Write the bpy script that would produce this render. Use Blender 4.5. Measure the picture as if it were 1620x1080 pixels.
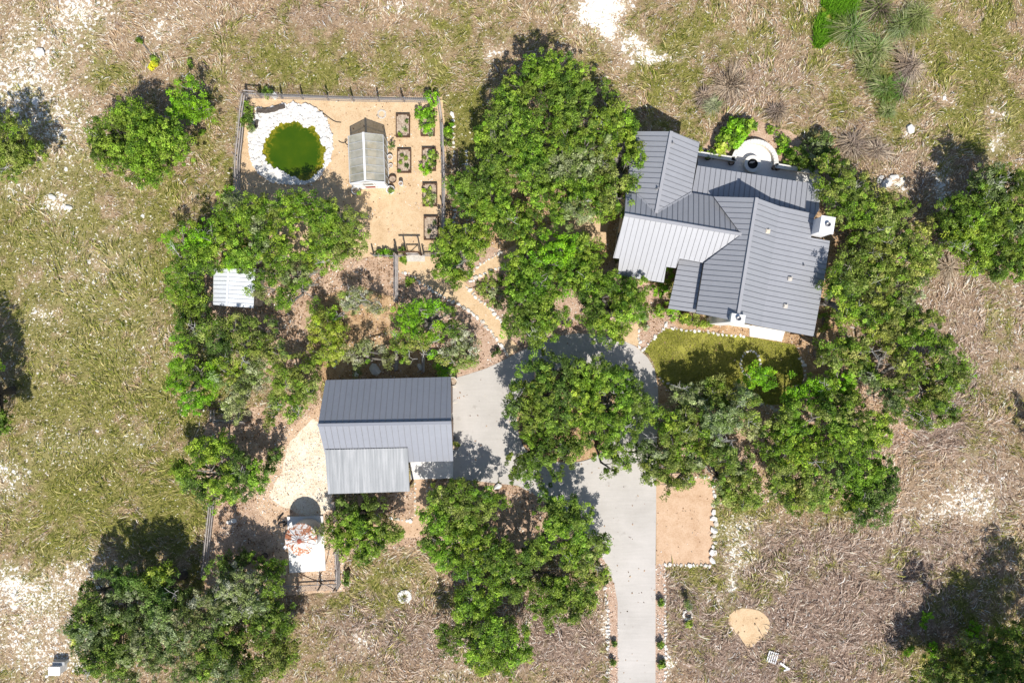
import bpy, math, random
import numpy as np
from mathutils import Vector, Matrix

# ------------------------------------------------------------------ scene, camera, light
sc = bpy.context.scene
for o in list(bpy.data.objects):
    bpy.data.objects.remove(o)
C = sc.collection
random.seed(7)
RNG = np.random.default_rng(11)

H = 54.0            # drone height (m)
S = 0.05            # metres per photo pixel on the ground (photo is 1620 x 1080)
cam = bpy.data.cameras.new('camera')
cam.sensor_width = 36.0
cam.lens = 36.0 * H / (1620 * S)
cam.clip_end = 3000
camo = bpy.data.objects.new('camera', cam)
camo.location = (0, 0, H)
C.objects.link(camo)
sc.camera = camo

SUN_EL = math.radians(52.5)
SHX, SHY = -0.20, 0.98            # direction the shadows fall on the ground
w = bpy.data.worlds.new('World'); sc.world = w; w.use_nodes = True
nt = w.node_tree; nt.nodes.clear()
sky = nt.nodes.new('ShaderNodeTexSky'); sky.sky_type = 'NISHITA'; sky.sun_disc = False
sky.sun_elevation = SUN_EL
sky.sun_rotation = math.atan2(-SHX, -SHY)
bg = nt.nodes.new('ShaderNodeBackground'); bg.inputs[1].default_value = 0.1
wo = nt.nodes.new('ShaderNodeOutputWorld')
nt.links.new(sky.outputs[0], bg.inputs[0]); nt.links.new(bg.outputs[0], wo.inputs[0])

sl = bpy.data.lights.new('sun', 'SUN'); sl.energy = 4.9; sl.angle = math.radians(0.5); sl.color = (1.0, 0.945, 0.865)
so = bpy.data.objects.new('sun', sl); C.objects.link(so)
tosun = Vector((-SHX * math.cos(SUN_EL), -SHY * math.cos(SUN_EL), math.sin(SUN_EL)))
so.rotation_euler = tosun.to_track_quat('Z', 'Y').to_euler()
so.location = (0, -40, 60)
sc.view_settings.view_transform = 'Standard'
sc.view_settings.look = 'None'
sc.view_settings.exposure = 0.17
sc.view_settings.gamma = 1.0
sc.view_settings.use_curve_mapping = False

# ------------------------------------------------------------------ helpers
def P(px, py, h=0.0):
    f = 1.0 - h / H
    return Vector(((px - 810) * S * f, (540 - py) * S * f, h))

def tag(o, label=None, cat=None, group=None, kind=None):
    if label: o['label'] = label
    if cat: o['category'] = cat
    if group: o['group'] = group
    if kind: o['kind'] = kind
    return o

def empty(name, loc, label=None, cat=None, group=None):
    o = bpy.data.objects.new(name, None)
    o.empty_display_size = 0.3
    o.location = loc
    C.objects.link(o)
    o['_l'] = 0
    del o['_l']
    return tag(o, label, cat, group)

def link(name, me, mat, parent=None):
    """world-space mesh data; if parent given, keep the world position"""
    o = bpy.data.objects.new(name, me)
    if mat is not None and len(me.materials) == 0:
        me.materials.append(mat)
    C.objects.link(o)
    if parent is not None:
        o.parent = parent
        L = Vector(parent.location)
        p = parent.parent
        while p is not None:
            L = L + Vector(p.location); p = p.parent
        o.location = -L
        # children of things: parents here are only translated
    return o

class MB:
    """collects boxes, prisms and tubes, makes ONE mesh"""
    def __init__(s): s.v = []; s.f = []
    def add(s, vs, fs):
        b = len(s.v)
        s.v += [tuple(v) for v in vs]; s.f += [tuple(i + b for i in f) for f in fs]
        return s
    def prism(s, poly, z0, z1):
        n = len(poly)
        vs = [(p[0], p[1], z0) for p in poly] + [(p[0], p[1], z1) for p in poly]
        fs = [tuple(range(n - 1, -1, -1)), tuple(range(n, 2 * n))]
        fs += [(i, (i + 1) % n, n + (i + 1) % n, n + i) for i in range(n)]
        return s.add(vs, fs)
    def box(s, c, d, rz=0.0):
        cx, cy, cz = c; dx, dy, dz = d[0] / 2, d[1] / 2, d[2] / 2
        ca, sa = math.cos(rz), math.sin(rz)
        p = []
        for x, y in ((-dx, -dy), (dx, -dy), (dx, dy), (-dx, dy)):
            p.append((cx + x * ca - y * sa, cy + x * sa + y * ca))
        return s.prism(p, cz - dz, cz + dz)
    def bar(s, a, b, w=0.05, h=0.05):
        a = Vector(a); b = Vector(b); d = (b - a)
        if d.length < 1e-6: return s
        d.normalize()
        up = Vector((0, 0, 1)) if abs(d.z) < 0.95 else Vector((1, 0, 0))
        sx = d.cross(up).normalized() * (w / 2); sy = sx.cross(d).normalized() * (h / 2)
        vs = []
        for q in (a, b):
            vs += [q - sx - sy, q + sx - sy, q + sx + sy, q - sx + sy]
        return s.add(vs, [(3, 2, 1, 0), (4, 5, 6, 7), (0, 1, 5, 4), (1, 2, 6, 5), (2, 3, 7, 6), (3, 0, 4, 7)])
    def tube(s, pts, rads, n=6):
        rings = []
        for i, p in enumerate(pts):
            p = Vector(p)
            if i == 0: d = Vector(pts[1]) - p
            elif i == len(pts) - 1: d = p - Vector(pts[i - 1])
            else: d = Vector(pts[i + 1]) - Vector(pts[i - 1])
            if d.length < 1e-6: d = Vector((0, 0, 1))
            d.normalize()
            u = d.orthogonal().normalized(); v = d.cross(u)
            rings.append([p + (u * math.cos(2 * math.pi * k / n) + v * math.sin(2 * math.pi * k / n)) * rads[i] for k in range(n)])
        vs = [q for r in rings for q in r]; fs = []
        for i in range(len(pts) - 1):
            for k in range(n):
                fs.append((i * n + k, i * n + (k + 1) % n, (i + 1) * n + (k + 1) % n, (i + 1) * n + k))
        fs.append(tuple(range(n - 1, -1, -1))); fs.append(tuple((len(pts) - 1) * n + k for k in range(n)))
        return s.add(vs, fs)
    def lathe(s, c, prof, n=24, a0=0, a1=2 * math.pi):
        """prof: list of (r,z)"""
        full = abs(a1 - a0 - 2 * math.pi) < 1e-6
        m = n if full else n + 1
        vs = []
        for r, z in prof:
            for k in range(m):
                a = a0 + (a1 - a0) * k / n
                vs.append((c[0] + r * math.cos(a), c[1] + r * math.sin(a), c[2] + z))
        fs = []
        for i in range(len(prof) - 1):
            for k in range(n):
                k2 = (k + 1) % m
                fs.append((i * m + k, i * m + k2, (i + 1) * m + k2, (i + 1) * m + k))
        return s.add(vs, fs)
    def mesh(s, name):
        me = bpy.data.meshes.new(name)
        me.from_pydata(s.v, [], s.f)
        me.update()
        return me
    def build(s, name, mat, parent=None):
        return link(name, s.mesh(name), mat, parent)

def smooth(o):
    for p in o.data.polygons: p.use_smooth = True
    return o

def mesh_np(name, verts, tris, cols=None, vcols=None, nper=3):
    me = bpy.data.meshes.new(name)
    nv, nf = len(verts), len(tris)
    me.vertices.add(nv); me.vertices.foreach_set('co', np.ascontiguousarray(verts, dtype=np.float32).ravel())
    me.loops.add(nf * nper); me.loops.foreach_set('vertex_index', np.ascontiguousarray(tris, dtype=np.int32).ravel())
    me.polygons.add(nf)
    me.polygons.foreach_set('loop_start', np.arange(0, nf * nper, nper, dtype=np.int32))
    try: me.polygons.foreach_set('loop_total', np.full(nf, nper, dtype=np.int32))
    except Exception: pass
    me.update(calc_edges=True)
    me.validate()
    if vcols is not None:
        a = me.color_attributes.new('Col', 'FLOAT_COLOR', 'POINT')
        c = np.ones((nv, 4), dtype=np.float32); c[:, :3] = vcols
        a.data.foreach_set('color', c.ravel())
    return me

# value noise in numpy
_LAT = np.random.default_rng(5).random((256, 256))
def vnoise(x, y, seed=0):
    x = x + seed * 17.31; y = y + seed * 5.77
    xi = np.floor(x).astype(int); yi = np.floor(y).astype(int)
    fx = x - xi; fy = y - yi
    fx = fx * fx * (3 - 2 * fx); fy = fy * fy * (3 - 2 * fy)
    g = lambda a, b: _LAT[a & 255, b & 255]
    return (g(xi, yi) * (1 - fx) + g(xi + 1, yi) * fx) * (1 - fy) + (g(xi, yi + 1) * (1 - fx) + g(xi + 1, yi + 1) * fx) * fy
def fbm(x, y, seed=0, oct=4):
    s = 0; a = 0.5; t = 0
    for i in range(oct):
        s = s + a * vnoise(x, y, seed + i * 3); t += a; a *= 0.55; x = x * 2.03; y = y * 2.03
    return s / t

# ------------------------------------------------------------------ materials
def new_mat(name):
    m = bpy.data.materials.new(name); m.use_nodes = True
    nt = m.node_tree; nt.nodes.clear()
    out = nt.nodes.new('ShaderNodeOutputMaterial')
    b = nt.nodes.new('ShaderNodeBsdfPrincipled')
    nt.links.new(b.outputs[0], out.inputs[0])
    return m, nt, b, out

def ramp(nt, fac, stops):
    r = nt.nodes.new('ShaderNodeValToRGB')
    e = r.color_ramp.elements
    while len(e) > 1: e.remove(e[-1])
    e[0].position = stops[0][0]; e[0].color = (*stops[0][1], 1)
    for p, c in stops[1:]:
        q = e.new(p); q.color = (*c, 1)
    nt.links.new(fac, r.inputs[0])
    return r.outputs[0]

def noise(nt, scale, detail=4, rough=0.6, dist=0.0, vec=None, stretch=None):
    n = nt.nodes.new('ShaderNodeTexNoise')
    n.inputs['Scale'].default_value = scale; n.inputs['Detail'].default_value = detail
    n.inputs['Roughness'].default_value = rough; n.inputs['Distortion'].default_value = dist
    g = nt.nodes.new('ShaderNodeNewGeometry')
    v = g.outputs['Position'] if vec is None else vec
    if stretch:
        mp = nt.nodes.new('ShaderNodeMapping'); mp.inputs['Scale'].default_value = stretch[:3]
        if len(stretch) > 3: mp.inputs['Rotation'].default_value = (0, 0, stretch[3])
        nt.links.new(v, mp.inputs[0]); v = mp.outputs[0]
    nt.links.new(v, n.inputs['Vector'])
    return n.outputs['Fac']

def mixc(nt, a, b, f, mode='MIX'):
    m = nt.nodes.new('ShaderNodeMix'); m.data_type = 'RGBA'; m.blend_type = mode
    def put(sock, v):
        if hasattr(v, 'links') or hasattr(v, 'is_linked'): nt.links.new(v, sock)
        elif isinstance(v, (int, float)): sock.default_value = v
        else: sock.default_value = (*v, 1)
    put(m.inputs[0], f); put(m.inputs[6], a); put(m.inputs[7], b)
    return m.outputs[2]

def mathn(nt, op, a, b=0.0, c=0.0, clamp=False):
    m = nt.nodes.new('ShaderNodeMath'); m.operation = op; m.use_clamp = clamp
    for i, v in enumerate((a, b, c)):
        if hasattr(v, 'is_linked'): nt.links.new(v, m.inputs[i])
        else: m.inputs[i].default_value = v
    return m.outputs[0]

def bump(nt, b, h, strength=0.5, dist=0.05):
    n = nt.nodes.new('ShaderNodeBump'); n.inputs['Strength'].default_value = strength; n.inputs['Distance'].default_value = dist
    nt.links.new(h, n.inputs['Height']); nt.links.new(n.outputs[0], b.inputs['Normal'])

def mat_noise(name, stops, scale=3.0, scale2=18.0, rough=0.9, bumps=0.5, bd=0.03, fine=0.5, spec=0.2, metallic=0.0, dist=0.0, det=6):
    """colour ramp over two mixed noises"""
    m, nt, b, o = new_mat(name)
    a = noise(nt, scale, det, 0.6, dist); c = noise(nt, scale2, 4, 0.65)
    f = mathn(nt, 'ADD', mathn(nt, 'MULTIPLY', a, 1 - fine), mathn(nt, 'MULTIPLY', c, fine))
    col = ramp(nt, f, stops)
    nt.links.new(col, b.inputs['Base Color'])
    b.inputs['Roughness'].default_value = rough; b.inputs['Metallic'].default_value = metallic
    b.inputs['Specular IOR Level'].default_value = spec
    if bumps: bump(nt, b, f, bumps, bd)
    return m

M = {}
M['wood'] = mat_noise('weathered_wood', [(0.3, (0.10, 0.075, 0.06)), (0.55, (0.24, 0.19, 0.16)), (0.75, (0.42, 0.36, 0.32))], 3, 20)
M['wood_grey'] = mat_noise('grey_wood', [(0.3, (0.25, 0.22, 0.20)), (0.6, (0.48, 0.44, 0.42)), (0.8, (0.6, 0.56, 0.54))], 3, 20)
M['wood_dark'] = mat_noise('dark_stained_wood', [(0.3, (0.05, 0.028, 0.018)), (0.6, (0.12, 0.07, 0.045)), (0.8, (0.2, 0.13, 0.09))], 4, 24)
M['sand'] = mat_noise('decomposed_granite', [(0.30, (0.37, 0.24, 0.13)), (0.40, (0.54, 0.38, 0.225)), (0.51, (0.63, 0.465, 0.29)), (0.68, (0.72, 0.56, 0.38))], 1.2, 10, fine=0.55, bumps=0.5, dist=0.8)
M['pad'] = mat_noise('peach_granite_pad', [(0.28, (0.40, 0.24, 0.14)), (0.42, (0.52, 0.35, 0.225)), (0.52, (0.59, 0.415, 0.28)), (0.68, (0.66, 0.49, 0.35))], 1.0, 9, fine=0.5, bumps=0.5, dist=0.8)
M['dirt'] = mat_noise('bare_dirt', [(0.3, (0.45, 0.32, 0.2)), (0.5, (0.62, 0.47, 0.31)), (0.7, (0.7, 0.56, 0.4))], 1.2, 12, fine=0.4)
M['mulch'] = mat_noise('mulch', [(0.32, (0.16, 0.095, 0.06)), (0.44, (0.39, 0.26, 0.175)), (0.54, (0.54, 0.39, 0.28)), (0.68, (0.72, 0.57, 0.44))], 1.1, 11, fine=0.6, bumps=0.9, bd=0.05)
M['mulch_orange'] = mat_noise('leaf_litter', [(0.32, (0.14, 0.075, 0.035)), (0.44, (0.38, 0.235, 0.125)), (0.55, (0.53, 0.37, 0.22)), (0.68, (0.70, 0.54, 0.37))], 1.3, 11, fine=0.6, bumps=0.9, bd=0.05)
M['gravel_pink'] = mat_noise('pink_gravel', [(0.3, (0.20, 0.12, 0.085)), (0.45, (0.42, 0.285, 0.205)), (0.58, (0.58, 0.43, 0.33)), (0.7, (0.76, 0.65, 0.55))], 2.0, 12, fine=0.7, bumps=0.8, bd=0.04)
M['gravel_white'] = mat_noise('crushed_limestone', [(0.3, (0.35, 0.26, 0.16)), (0.43, (0.64, 0.53, 0.39)), (0.53, (0.78, 0.70, 0.57)), (0.7, (0.85, 0.81, 0.74))], 1.0, 10, fine=0.6, bumps=0.7, bd=0.04)
M['gravel_tan'] = mat_noise('tan_gravel', [(0.3, (0.28, 0.16, 0.09)), (0.43, (0.5, 0.34, 0.22)), (0.56, (0.64, 0.48, 0.34)), (0.7, (0.78, 0.66, 0.52))], 1.0, 10, fine=0.6, bumps=0.7, bd=0.04)
M['lime'] = mat_noise('white_limestone', [(0.28, (0.42, 0.39, 0.34)), (0.43, (0.68, 0.66, 0.62)), (0.65, (0.82, 0.81, 0.79))], 3, 14, bumps=0.6)
M['lime_grey'] = mat_noise('weathered_limestone', [(0.28, (0.3, 0.27, 0.23)), (0.48, (0.55, 0.51, 0.45)), (0.7, (0.74, 0.71, 0.66))], 3, 14, bumps=0.6)
M['slab'] = mat_noise('white_concrete', [(0.3, (0.72, 0.70, 0.67)), (0.6, (0.84, 0.83, 0.82))], 0.7, 7, bumps=0.1)
M['wall'] = mat_noise('limestone_wall', [(0.3, (0.52, 0.45, 0.34)), (0.5, (0.68, 0.61, 0.5)), (0.7, (0.78, 0.73, 0.64))], 2.2, 9, bumps=0.4)
M['bark'] = mat_noise('bark', [(0.3, (0.09, 0.08, 0.07)), (0.55, (0.26, 0.24, 0.215)), (0.75, (0.48, 0.46, 0.43))], 5, 22)
M['bark_dark'] = mat_noise('dark_bark', [(0.3, (0.04, 0.033, 0.028)), (0.6, (0.12, 0.1, 0.085)), (0.8, (0.3, 0.28, 0.26))], 5, 22)
M['soil'] = mat_noise('garden_soil', [(0.35, (0.14, 0.09, 0.06)), (0.48, (0.40, 0.31, 0.23)), (0.65, (0.62, 0.53, 0.43))], 4, 12)
M['black'] = mat_noise('black_rubber', [(0.3, (0.02, 0.02, 0.022)), (0.7, (0.05, 0.05, 0.05))], 4, 20)
M['white'] = mat_noise('white_paint', [(0.3, (0.70, 0.71, 0.73)), (0.7, (0.82, 0.82, 0.83))], 1.5, 8, rough=0.5, bumps=0.05)
M['redcap'] = mat_noise('rusty_cap', [(0.3, (0.20, 0.05, 0.03)), (0.7, (0.42, 0.14, 0.09))], 4, 20, rough=0.8)

def mat_concrete():
    m, nt, b, o = new_mat('driveway_concrete')
    n1 = noise(nt, 0.35, 5, 0.6, 0.4); n2 = noise(nt, 7, 5, 0.7); n3 = noise(nt, 1.6, 3, 0.5, 1.0, stretch=(0.25, 3, 1, 0.3))
    f = mathn(nt, 'ADD', mathn(nt, 'MULTIPLY', n1, 0.55), mathn(nt, 'MULTIPLY', n2, 0.2))
    f = mathn(nt, 'ADD', f, mathn(nt, 'MULTIPLY', n3, 0.25))
    col = ramp(nt, f, [(0.3, (0.43, 0.405, 0.375)), (0.48, (0.50, 0.475, 0.445)), (0.6, (0.55, 0.52, 0.49)), (0.72, (0.60, 0.57, 0.54))])
    # a few oil and leaf stains
    st = noise(nt, 1.1, 3, 0.5, 0.0)
    sf = nt.nodes.new('ShaderNodeMapRange'); sf.inputs[1].default_value = 0.66; sf.inputs[2].default_value = 0.74
    sf.inputs[3].default_value = 0.0; sf.inputs[4].default_value = 0.35
    nt.links.new(st, sf.inputs[0])
    col = mixc(nt, col, (0.26, 0.225, 0.20), sf.outputs[0])
    nt.links.new(col, b.inputs['Base Color']); b.inputs['Roughness'].default_value = 0.85
    b.inputs['Specular IOR Level'].default_value = 0.25
    bump(nt, b, n2, 0.15, 0.01)
    return m
M['concrete'] = mat_concrete()

def mat_roof(name, c, rough=0.5, var=0.04, spec=0.7):
    m, nt, b, o = new_mat(name)
    n1 = noise(nt, 0.5, 4, 0.6); n2 = noise(nt, 4, 4, 0.6)
    f = mathn(nt, 'ADD', mathn(nt, 'MULTIPLY', n1, 0.6), mathn(nt, 'MULTIPLY', n2, 0.4))
    lo = tuple(x * (1 - var * 1.6) for x in c); hi = tuple(min(1, x * (1 + var * 1.6)) for x in c)
    nt.links.new(ramp(nt, f, [(0.3, lo), (0.7, hi)]), b.inputs['Base Color'])
    b.inputs['Roughness'].default_value = rough; b.inputs['Metallic'].default_value = 0.0
    b.inputs['Specular IOR Level'].default_value = spec
    return m
M['roof'] = mat_roof('standing_seam_metal', (0.315, 0.325, 0.355))
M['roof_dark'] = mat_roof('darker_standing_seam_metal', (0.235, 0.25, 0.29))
M['seam'] = mat_roof('seam_shadow_metal', (0.19, 0.195, 0.215))  # darker than the roof sheet, so the seams' shadow side is painted in
M['ridge'] = mat_roof('ridge_cap_metal', (0.34, 0.345, 0.37))
M['gutter'] = mat_roof('dark_trim', (0.06, 0.062, 0.075))
M['galv'] = mat_roof('galvanised_sheet', (0.46, 0.475, 0.485), 0.4, 0.08)
M['shed_roof'] = mat_roof('white_shed_sheet', (0.68, 0.71, 0.75), 0.4)
M['steel'] = mat_roof('steel', (0.30, 0.30, 0.31), 0.35)

def mat_corr():
    m, nt, b, o = new_mat('corrugated_galvanised_sheet')
    n1 = noise(nt, 0.9, 3, 0.5, 0, stretch=(7, 0.35, 1)); n2 = noise(nt, 0.5, 3, 0.5)
    f = mathn(nt, 'ADD', mathn(nt, 'MULTIPLY', n1, 0.75), mathn(nt, 'MULTIPLY', n2, 0.25))
    nt.links.new(ramp(nt, f, [(0.3, (0.27, 0.285, 0.30)), (0.5, (0.34, 0.355, 0.37)), (0.68, (0.46, 0.47, 0.485))]), b.inputs['Base Color'])
    b.inputs['Roughness'].default_value = 0.55; b.inputs['Metallic'].default_value = 0.0; b.inputs['Specular IOR Level'].default_value = 0.2
    return m
M['corr'] = mat_corr()

def mat_attr(name, trans=0.25, rough=0.55, spec=0.25, var=0.0):
    m = bpy.data.materials.new(name); m.use_nodes = True
    nt = m.node_tree; nt.nodes.clear()
    out = nt.nodes.new('ShaderNodeOutputMaterial')
    a = nt.nodes.new('ShaderNodeAttribute'); a.attribute_name = 'Col'
    col = a.outputs['Color']
    if var:
        n = noise(nt, 9, 2, 0.5)
        v = nt.nodes.new('ShaderNodeMapRange'); v.inputs[1].default_value = 0.3; v.inputs[2].default_value = 0.7
        v.inputs[3].default_value = 1 - var; v.inputs[4].default_value = 1 + var
        nt.links.new(n, v.inputs[0])
        vm = nt.nodes.new('ShaderNodeVectorMath'); vm.operation = 'SCALE'
        nt.links.new(col, vm.inputs[0]); nt.links.new(v.outputs[0], vm.inputs['Scale']); col = vm.outputs[0]
    b = nt.nodes.new('ShaderNodeBsdfPrincipled'); b.inputs['Roughness'].default_value = rough
    b.inputs['Specular IOR Level'].default_value = spec
    nt.links.new(col, b.inputs['Base Color'])
    if trans > 0:
        t = nt.nodes.new('ShaderNodeBsdfTranslucent'); nt.links.new(col, t.inputs[0])
        mx = nt.nodes.new('ShaderNodeMixShader'); mx.inputs[0].default_value = trans
        nt.links.new(b.outputs[0], mx.inputs[1]); nt.links.new(t.outputs[0], mx.inputs[2])
        nt.links.new(mx.outputs[0], out.inputs[0])
    else:
        nt.links.new(b.outputs[0], out.inputs[0])
    return m
M['leaf'] = mat_attr('leaf', 0.28, 0.5, 0.3)
M['blade'] = mat_attr('grass_blade', 0.2, 0.8, 0.1)
M['attr'] = mat_attr('painted_stone', 0.0, 0.9, 0.1)

# ------------------------------------------------------------------ vegetation cover of the field (real patches of dry grass, green grass, bare limestone)
GREEN = [(1500,600,150,250,-.5),(1350,950,200,120,-.4),(300,30,150,60,-.35),(640,1000,150,60,-.4),(880,1010,90,60,-.5),(1200,130,90,60,-.3),(1460,380,60,60,-.3),(1180,1010,120,80,-.35),(500,40,120,40,-.2),  # px, py, rx, ry, weight
 (60,330,110,120,.5),(160,330,120,60,.4),(120,480,150,120,.45),(230,520,110,130,.55),(200,640,130,80,.5),(330,240,60,90,.4),
 (60,640,80,90,.35),(200,760,110,70,.6),(60,800,90,70,.6),(150,850,120,50,.35),(100,920,60,40,.3),(280,800,50,80,.6),(90,130,60,60,.3),(170,120,50,50,.5),
 (30,1020,60,60,.3),(560,110,150,40,.5),(420,60,90,40,.3),(700,60,80,30,.25),(740,180,30,40,.9),(735,230,25,40,.8),
 (950,130,90,40,.5),(1100,60,50,60,.45),(1320,30,80,60,.5),(1050,130,80,50,.3),(1440,120,120,70,.4),(1560,120,60,110,.35),(1500,180,100,50,.4),
 (1080,200,40,30,.3),(1240,230,50,40,.8),(1560,220,60,30,.4),(1590,560,40,90,.5),(1560,680,50,50,.4),(1150,820,40,40,.8),(1120,860,22,80,.8),
 (1100,920,30,20,.4),(1210,930,40,30,.55),(1140,1000,60,40,.35),(1260,800,120,30,.6),(1240,1060,70,30,.4),(1460,1050,50,30,.4),
 (620,900,60,50,.5),(530,960,60,30,.5),(680,960,30,40,.3),(480,1000,30,30,.3),(560,1050,60,30,.3),(900,960,20,20,.4),
 (60,720,60,50,.4),(1340,900,90,40,.25),(1590,1000,60,90,.8),(1500,960,80,60,.6),(790,440,30,40,.8),(1560,40,50,60,.4)]
WHITE = [
 (60,110,75,55,.8),(20,40,60,60,.6),(120,20,50,45,.9),(30,170,60,60,.75),(110,200,50,40,.6),(90,250,60,50,.45),(95,325,25,18,1.2),(150,20,40,20,.7),
 (945,20,32,28,3.4),(960,55,12,10,1.8),(1000,76,22,9,2.0),(1040,92,34,8,2.2),(955,60,22,10,1.0),(775,85,14,10,1.2),(250,55,25,14,1.1),(290,30,40,10,.7),(245,80,25,30,.5),(640,15,40,10,.8),
 (30,1000,80,70,.75),(15,930,30,22,1.5),(90,1045,50,30,.8),(70,960,60,40,.5),(110,930,50,40,.6),(10,760,28,40,1.1),
 (1185,830,38,20,1.1),(1165,875,20,28,1.3),(1155,920,14,12,1.7),(1127,948,10,8,1.4),(1235,908,12,8,1.5),(1292,888,14,7,1.3),(1520,800,50,26,.95),(1560,770,60,50,.6),(1440,830,70,40,.45),
 (1600,600,20,20,1.0),(1575,230,14,12,1.6),(1570,190,16,7,1.1),(1412,285,20,14,1.5),(1490,155,14,6,1.2),(1440,205,8,6,1.9),(1488,280,14,26,1.6),(1497,310,16,12,1.3),
 (578,1018,22,16,1.1),(100,700,60,30,.5),(140,500,110,90,.2),(60,510,20,12,1.0),(120,450,80,80,.15),(60,380,60,60,.2),(200,300,60,60,.15),(60,600,60,60,.2),(150,900,60,30,.5),(240,560,60,60,.25),(1160,560,30,20,.0),
 (20,300,25,14,.9),(210,690,30,14,.5),(180,400,60,40,.35),(740,1062,60,8,.9),(957,1003,8,14,1.7),(958,972,6,10,1.5),(1063,1050,7,22,1.5),
 (1600,500,40,60,.4),(520,895,30,20,.5),(640,900,30,20,.4),(1500,560,60,60,.35),(1380,700,30,20,.3)]
BROWN = [(1400,950,200,160,.45),(1500,520,120,120,.35),(1180,980,120,120,.4),(640,1010,160,60,.7),(880,1010,80,50,1.0),(560,960,60,40,.4),(1200,1040,90,40,.8),(1100,960,60,50,.9),(1330,980,130,90,.6),(1300,900,100,50,.8),
 (1500,640,60,70,.8),(1450,880,100,60,.5),(1560,480,50,60,.3),(1200,130,90,50,.3),(1460,250,40,30,.5),(1360,230,40,30,.6),(1150,140,50,40,.3),(240,650,50,30,.4),(500,30,80,20,.4),(1590,760,40,60,.6),
 (1450,700,70,30,.7),(1300,1050,90,40,.3),(180,830,60,40,.1),(1240,870,50,25,.6)]
def blobs(L, px, py):
    s = np.zeros_like(px, dtype=float)
    for a, b, rx, ry, wt in L:
        d = ((px - a) / rx) ** 2 + ((py - b) / ry) ** 2
        s += wt * np.exp(-d * 0.8)
    return s
def cover(x, y):
    """fields at world x,y -> green, white, brown in 0..1"""
    px = x / S + 810; py = 540 - y / S
    wx = px + 26 * (fbm(x * .35, y * .35, 1) - .5) * 2; wy = py + 26 * (fbm(x * .35, y * .35, 2) - .5) * 2
    n = fbm(x * 0.5, y * 0.5, 3); n2 = fbm(x * 1.8, y * 1.8, 4, 3)
    g = blobs(GREEN, wx, wy) * (.55 + .9 * n) + (n - .5) * 1.5 + (n2 - .5) * 1.9 + 0.19
    wv = blobs(WHITE, wx, wy)
    b = blobs(BROWN, wx, wy) * (.6 + .8 * n) + (n2 - .5) * .7 + .15
    return np.clip(g, 0, 1), wv, np.clip(b, 0, 1)

# ------------------------------------------------------------------ ground
def axis(half, step, far):
    a = list(np.arange(-half, half + 1e-6, step)); d = step
    q = a[-1]; out = []
    while q < far:
        d *= 1.6; q += d; out.append(q)
    return np.array([-v for v in reversed(out)] + a + out)
gx = axis(45, 0.3, 900); gy = axis(33, 0.3, 900)
XX, YY = np.meshgrid(gx, gy, indexing='xy')
vx = XX.ravel(); vy = YY.ravel()
g, wv, b = cover(vx, vy)
nx, ny = len(gx), len(gy)
ii = (np.arange(ny - 1)[:, None] * nx + np.arange(nx - 1)[None, :]).ravel()
quads = np.stack([ii, ii + 1, ii + nx + 1, ii + nx], 1)
me = mesh_np('ground', np.stack([vx, vy, np.zeros_like(vx)], 1), quads, vcols=np.stack([g, wv * .5, b], 1), nper=4)
def mat_ground():
    m, nt, bs, o = new_mat('field_ground')
    a = nt.nodes.new('ShaderNodeAttribute'); a.attribute_name = 'Col'
    sp = nt.nodes.new('ShaderNodeSeparateColor'); nt.links.new(a.outputs['Color'], sp.inputs[0])
    n1 = noise(nt, 1.3, 6, 0.65, 1.2); n2 = noise(nt, 6.5, 5, 0.7, 1.5); n3 = noise(nt, 16, 3, 0.6)
    f = mathn(nt, 'ADD', mathn(nt, 'MULTIPLY', n1, .3), mathn(nt, 'MULTIPLY', n2, .45)); f = mathn(nt, 'ADD', f, mathn(nt, 'MULTIPLY', n3, .25))
    dry = ramp(nt, f, [(0.33, (0.11, 0.07, 0.038)), (0.45, (0.25, 0.17, 0.10)), (0.55, (0.42, 0.305, 0.195)), (0.68, (0.60, 0.475, 0.34))])
    grn = ramp(nt, f, [(0.33, (0.055, 0.055, 0.012)), (0.46, (0.15, 0.145, 0.035)), (0.56, (0.28, 0.26, 0.08)), (0.68, (0.50, 0.43, 0.21))])
    brn = ramp(nt, f, [(0.33, (0.09, 0.055, 0.04)), (0.46, (0.19, 0.13, 0.10)), (0.56, (0.34, 0.255, 0.20)), (0.68, (0.54, 0.44, 0.36))])
    c = mixc(nt, dry, brn, sp.outputs[2]); c = mixc(nt, c, grn, sp.outputs[0])
    wn = mathn(nt, 'ADD', mathn(nt, 'MULTIPLY', noise(nt, 2.6, 3, 0.6, 0.4), .5), mathn(nt, 'MULTIPLY', noise(nt, 6.5, 2, 0.6), .5))
    ww = mathn(nt, 'ADD', wn, mathn(nt, 'MULTIPLY', sp.outputs[1], 0.17))
    mr = nt.nodes.new('ShaderNodeMapRange'); mr.inputs[1].default_value = 0.60; mr.inputs[2].default_value = 0.64
    nt.links.new(ww, mr.inputs[0])
    bs_ = mathn(nt, 'MULTIPLY', sp.outputs[1], 0.85, clamp=True)
    soil = ramp(nt, f, [(0.33, (0.34, 0.25, 0.16)), (0.5, (0.56, 0.44, 0.30)), (0.65, (0.70, 0.60, 0.46))])
    c = mixc(nt, c, soil, bs_)
    lime = ramp(nt, n2, [(0.3, (0.68, 0.60, 0.46)), (0.48, (0.83, 0.79, 0.70)), (0.62, (0.89, 0.87, 0.83))])
    c = mixc(nt, c, lime, mr.outputs[0])
    nt.links.new(c, bs.inputs['Base Color']); bs.inputs['Roughness'].default_value = 0.95; bs.inputs['Specular IOR Level'].default_value = 0.1
    bump(nt, bs, f, 0.9, 0.12)
    return m
M['ground'] = mat_ground()
tag(link('ground', me, M['ground']), kind='structure')

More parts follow.
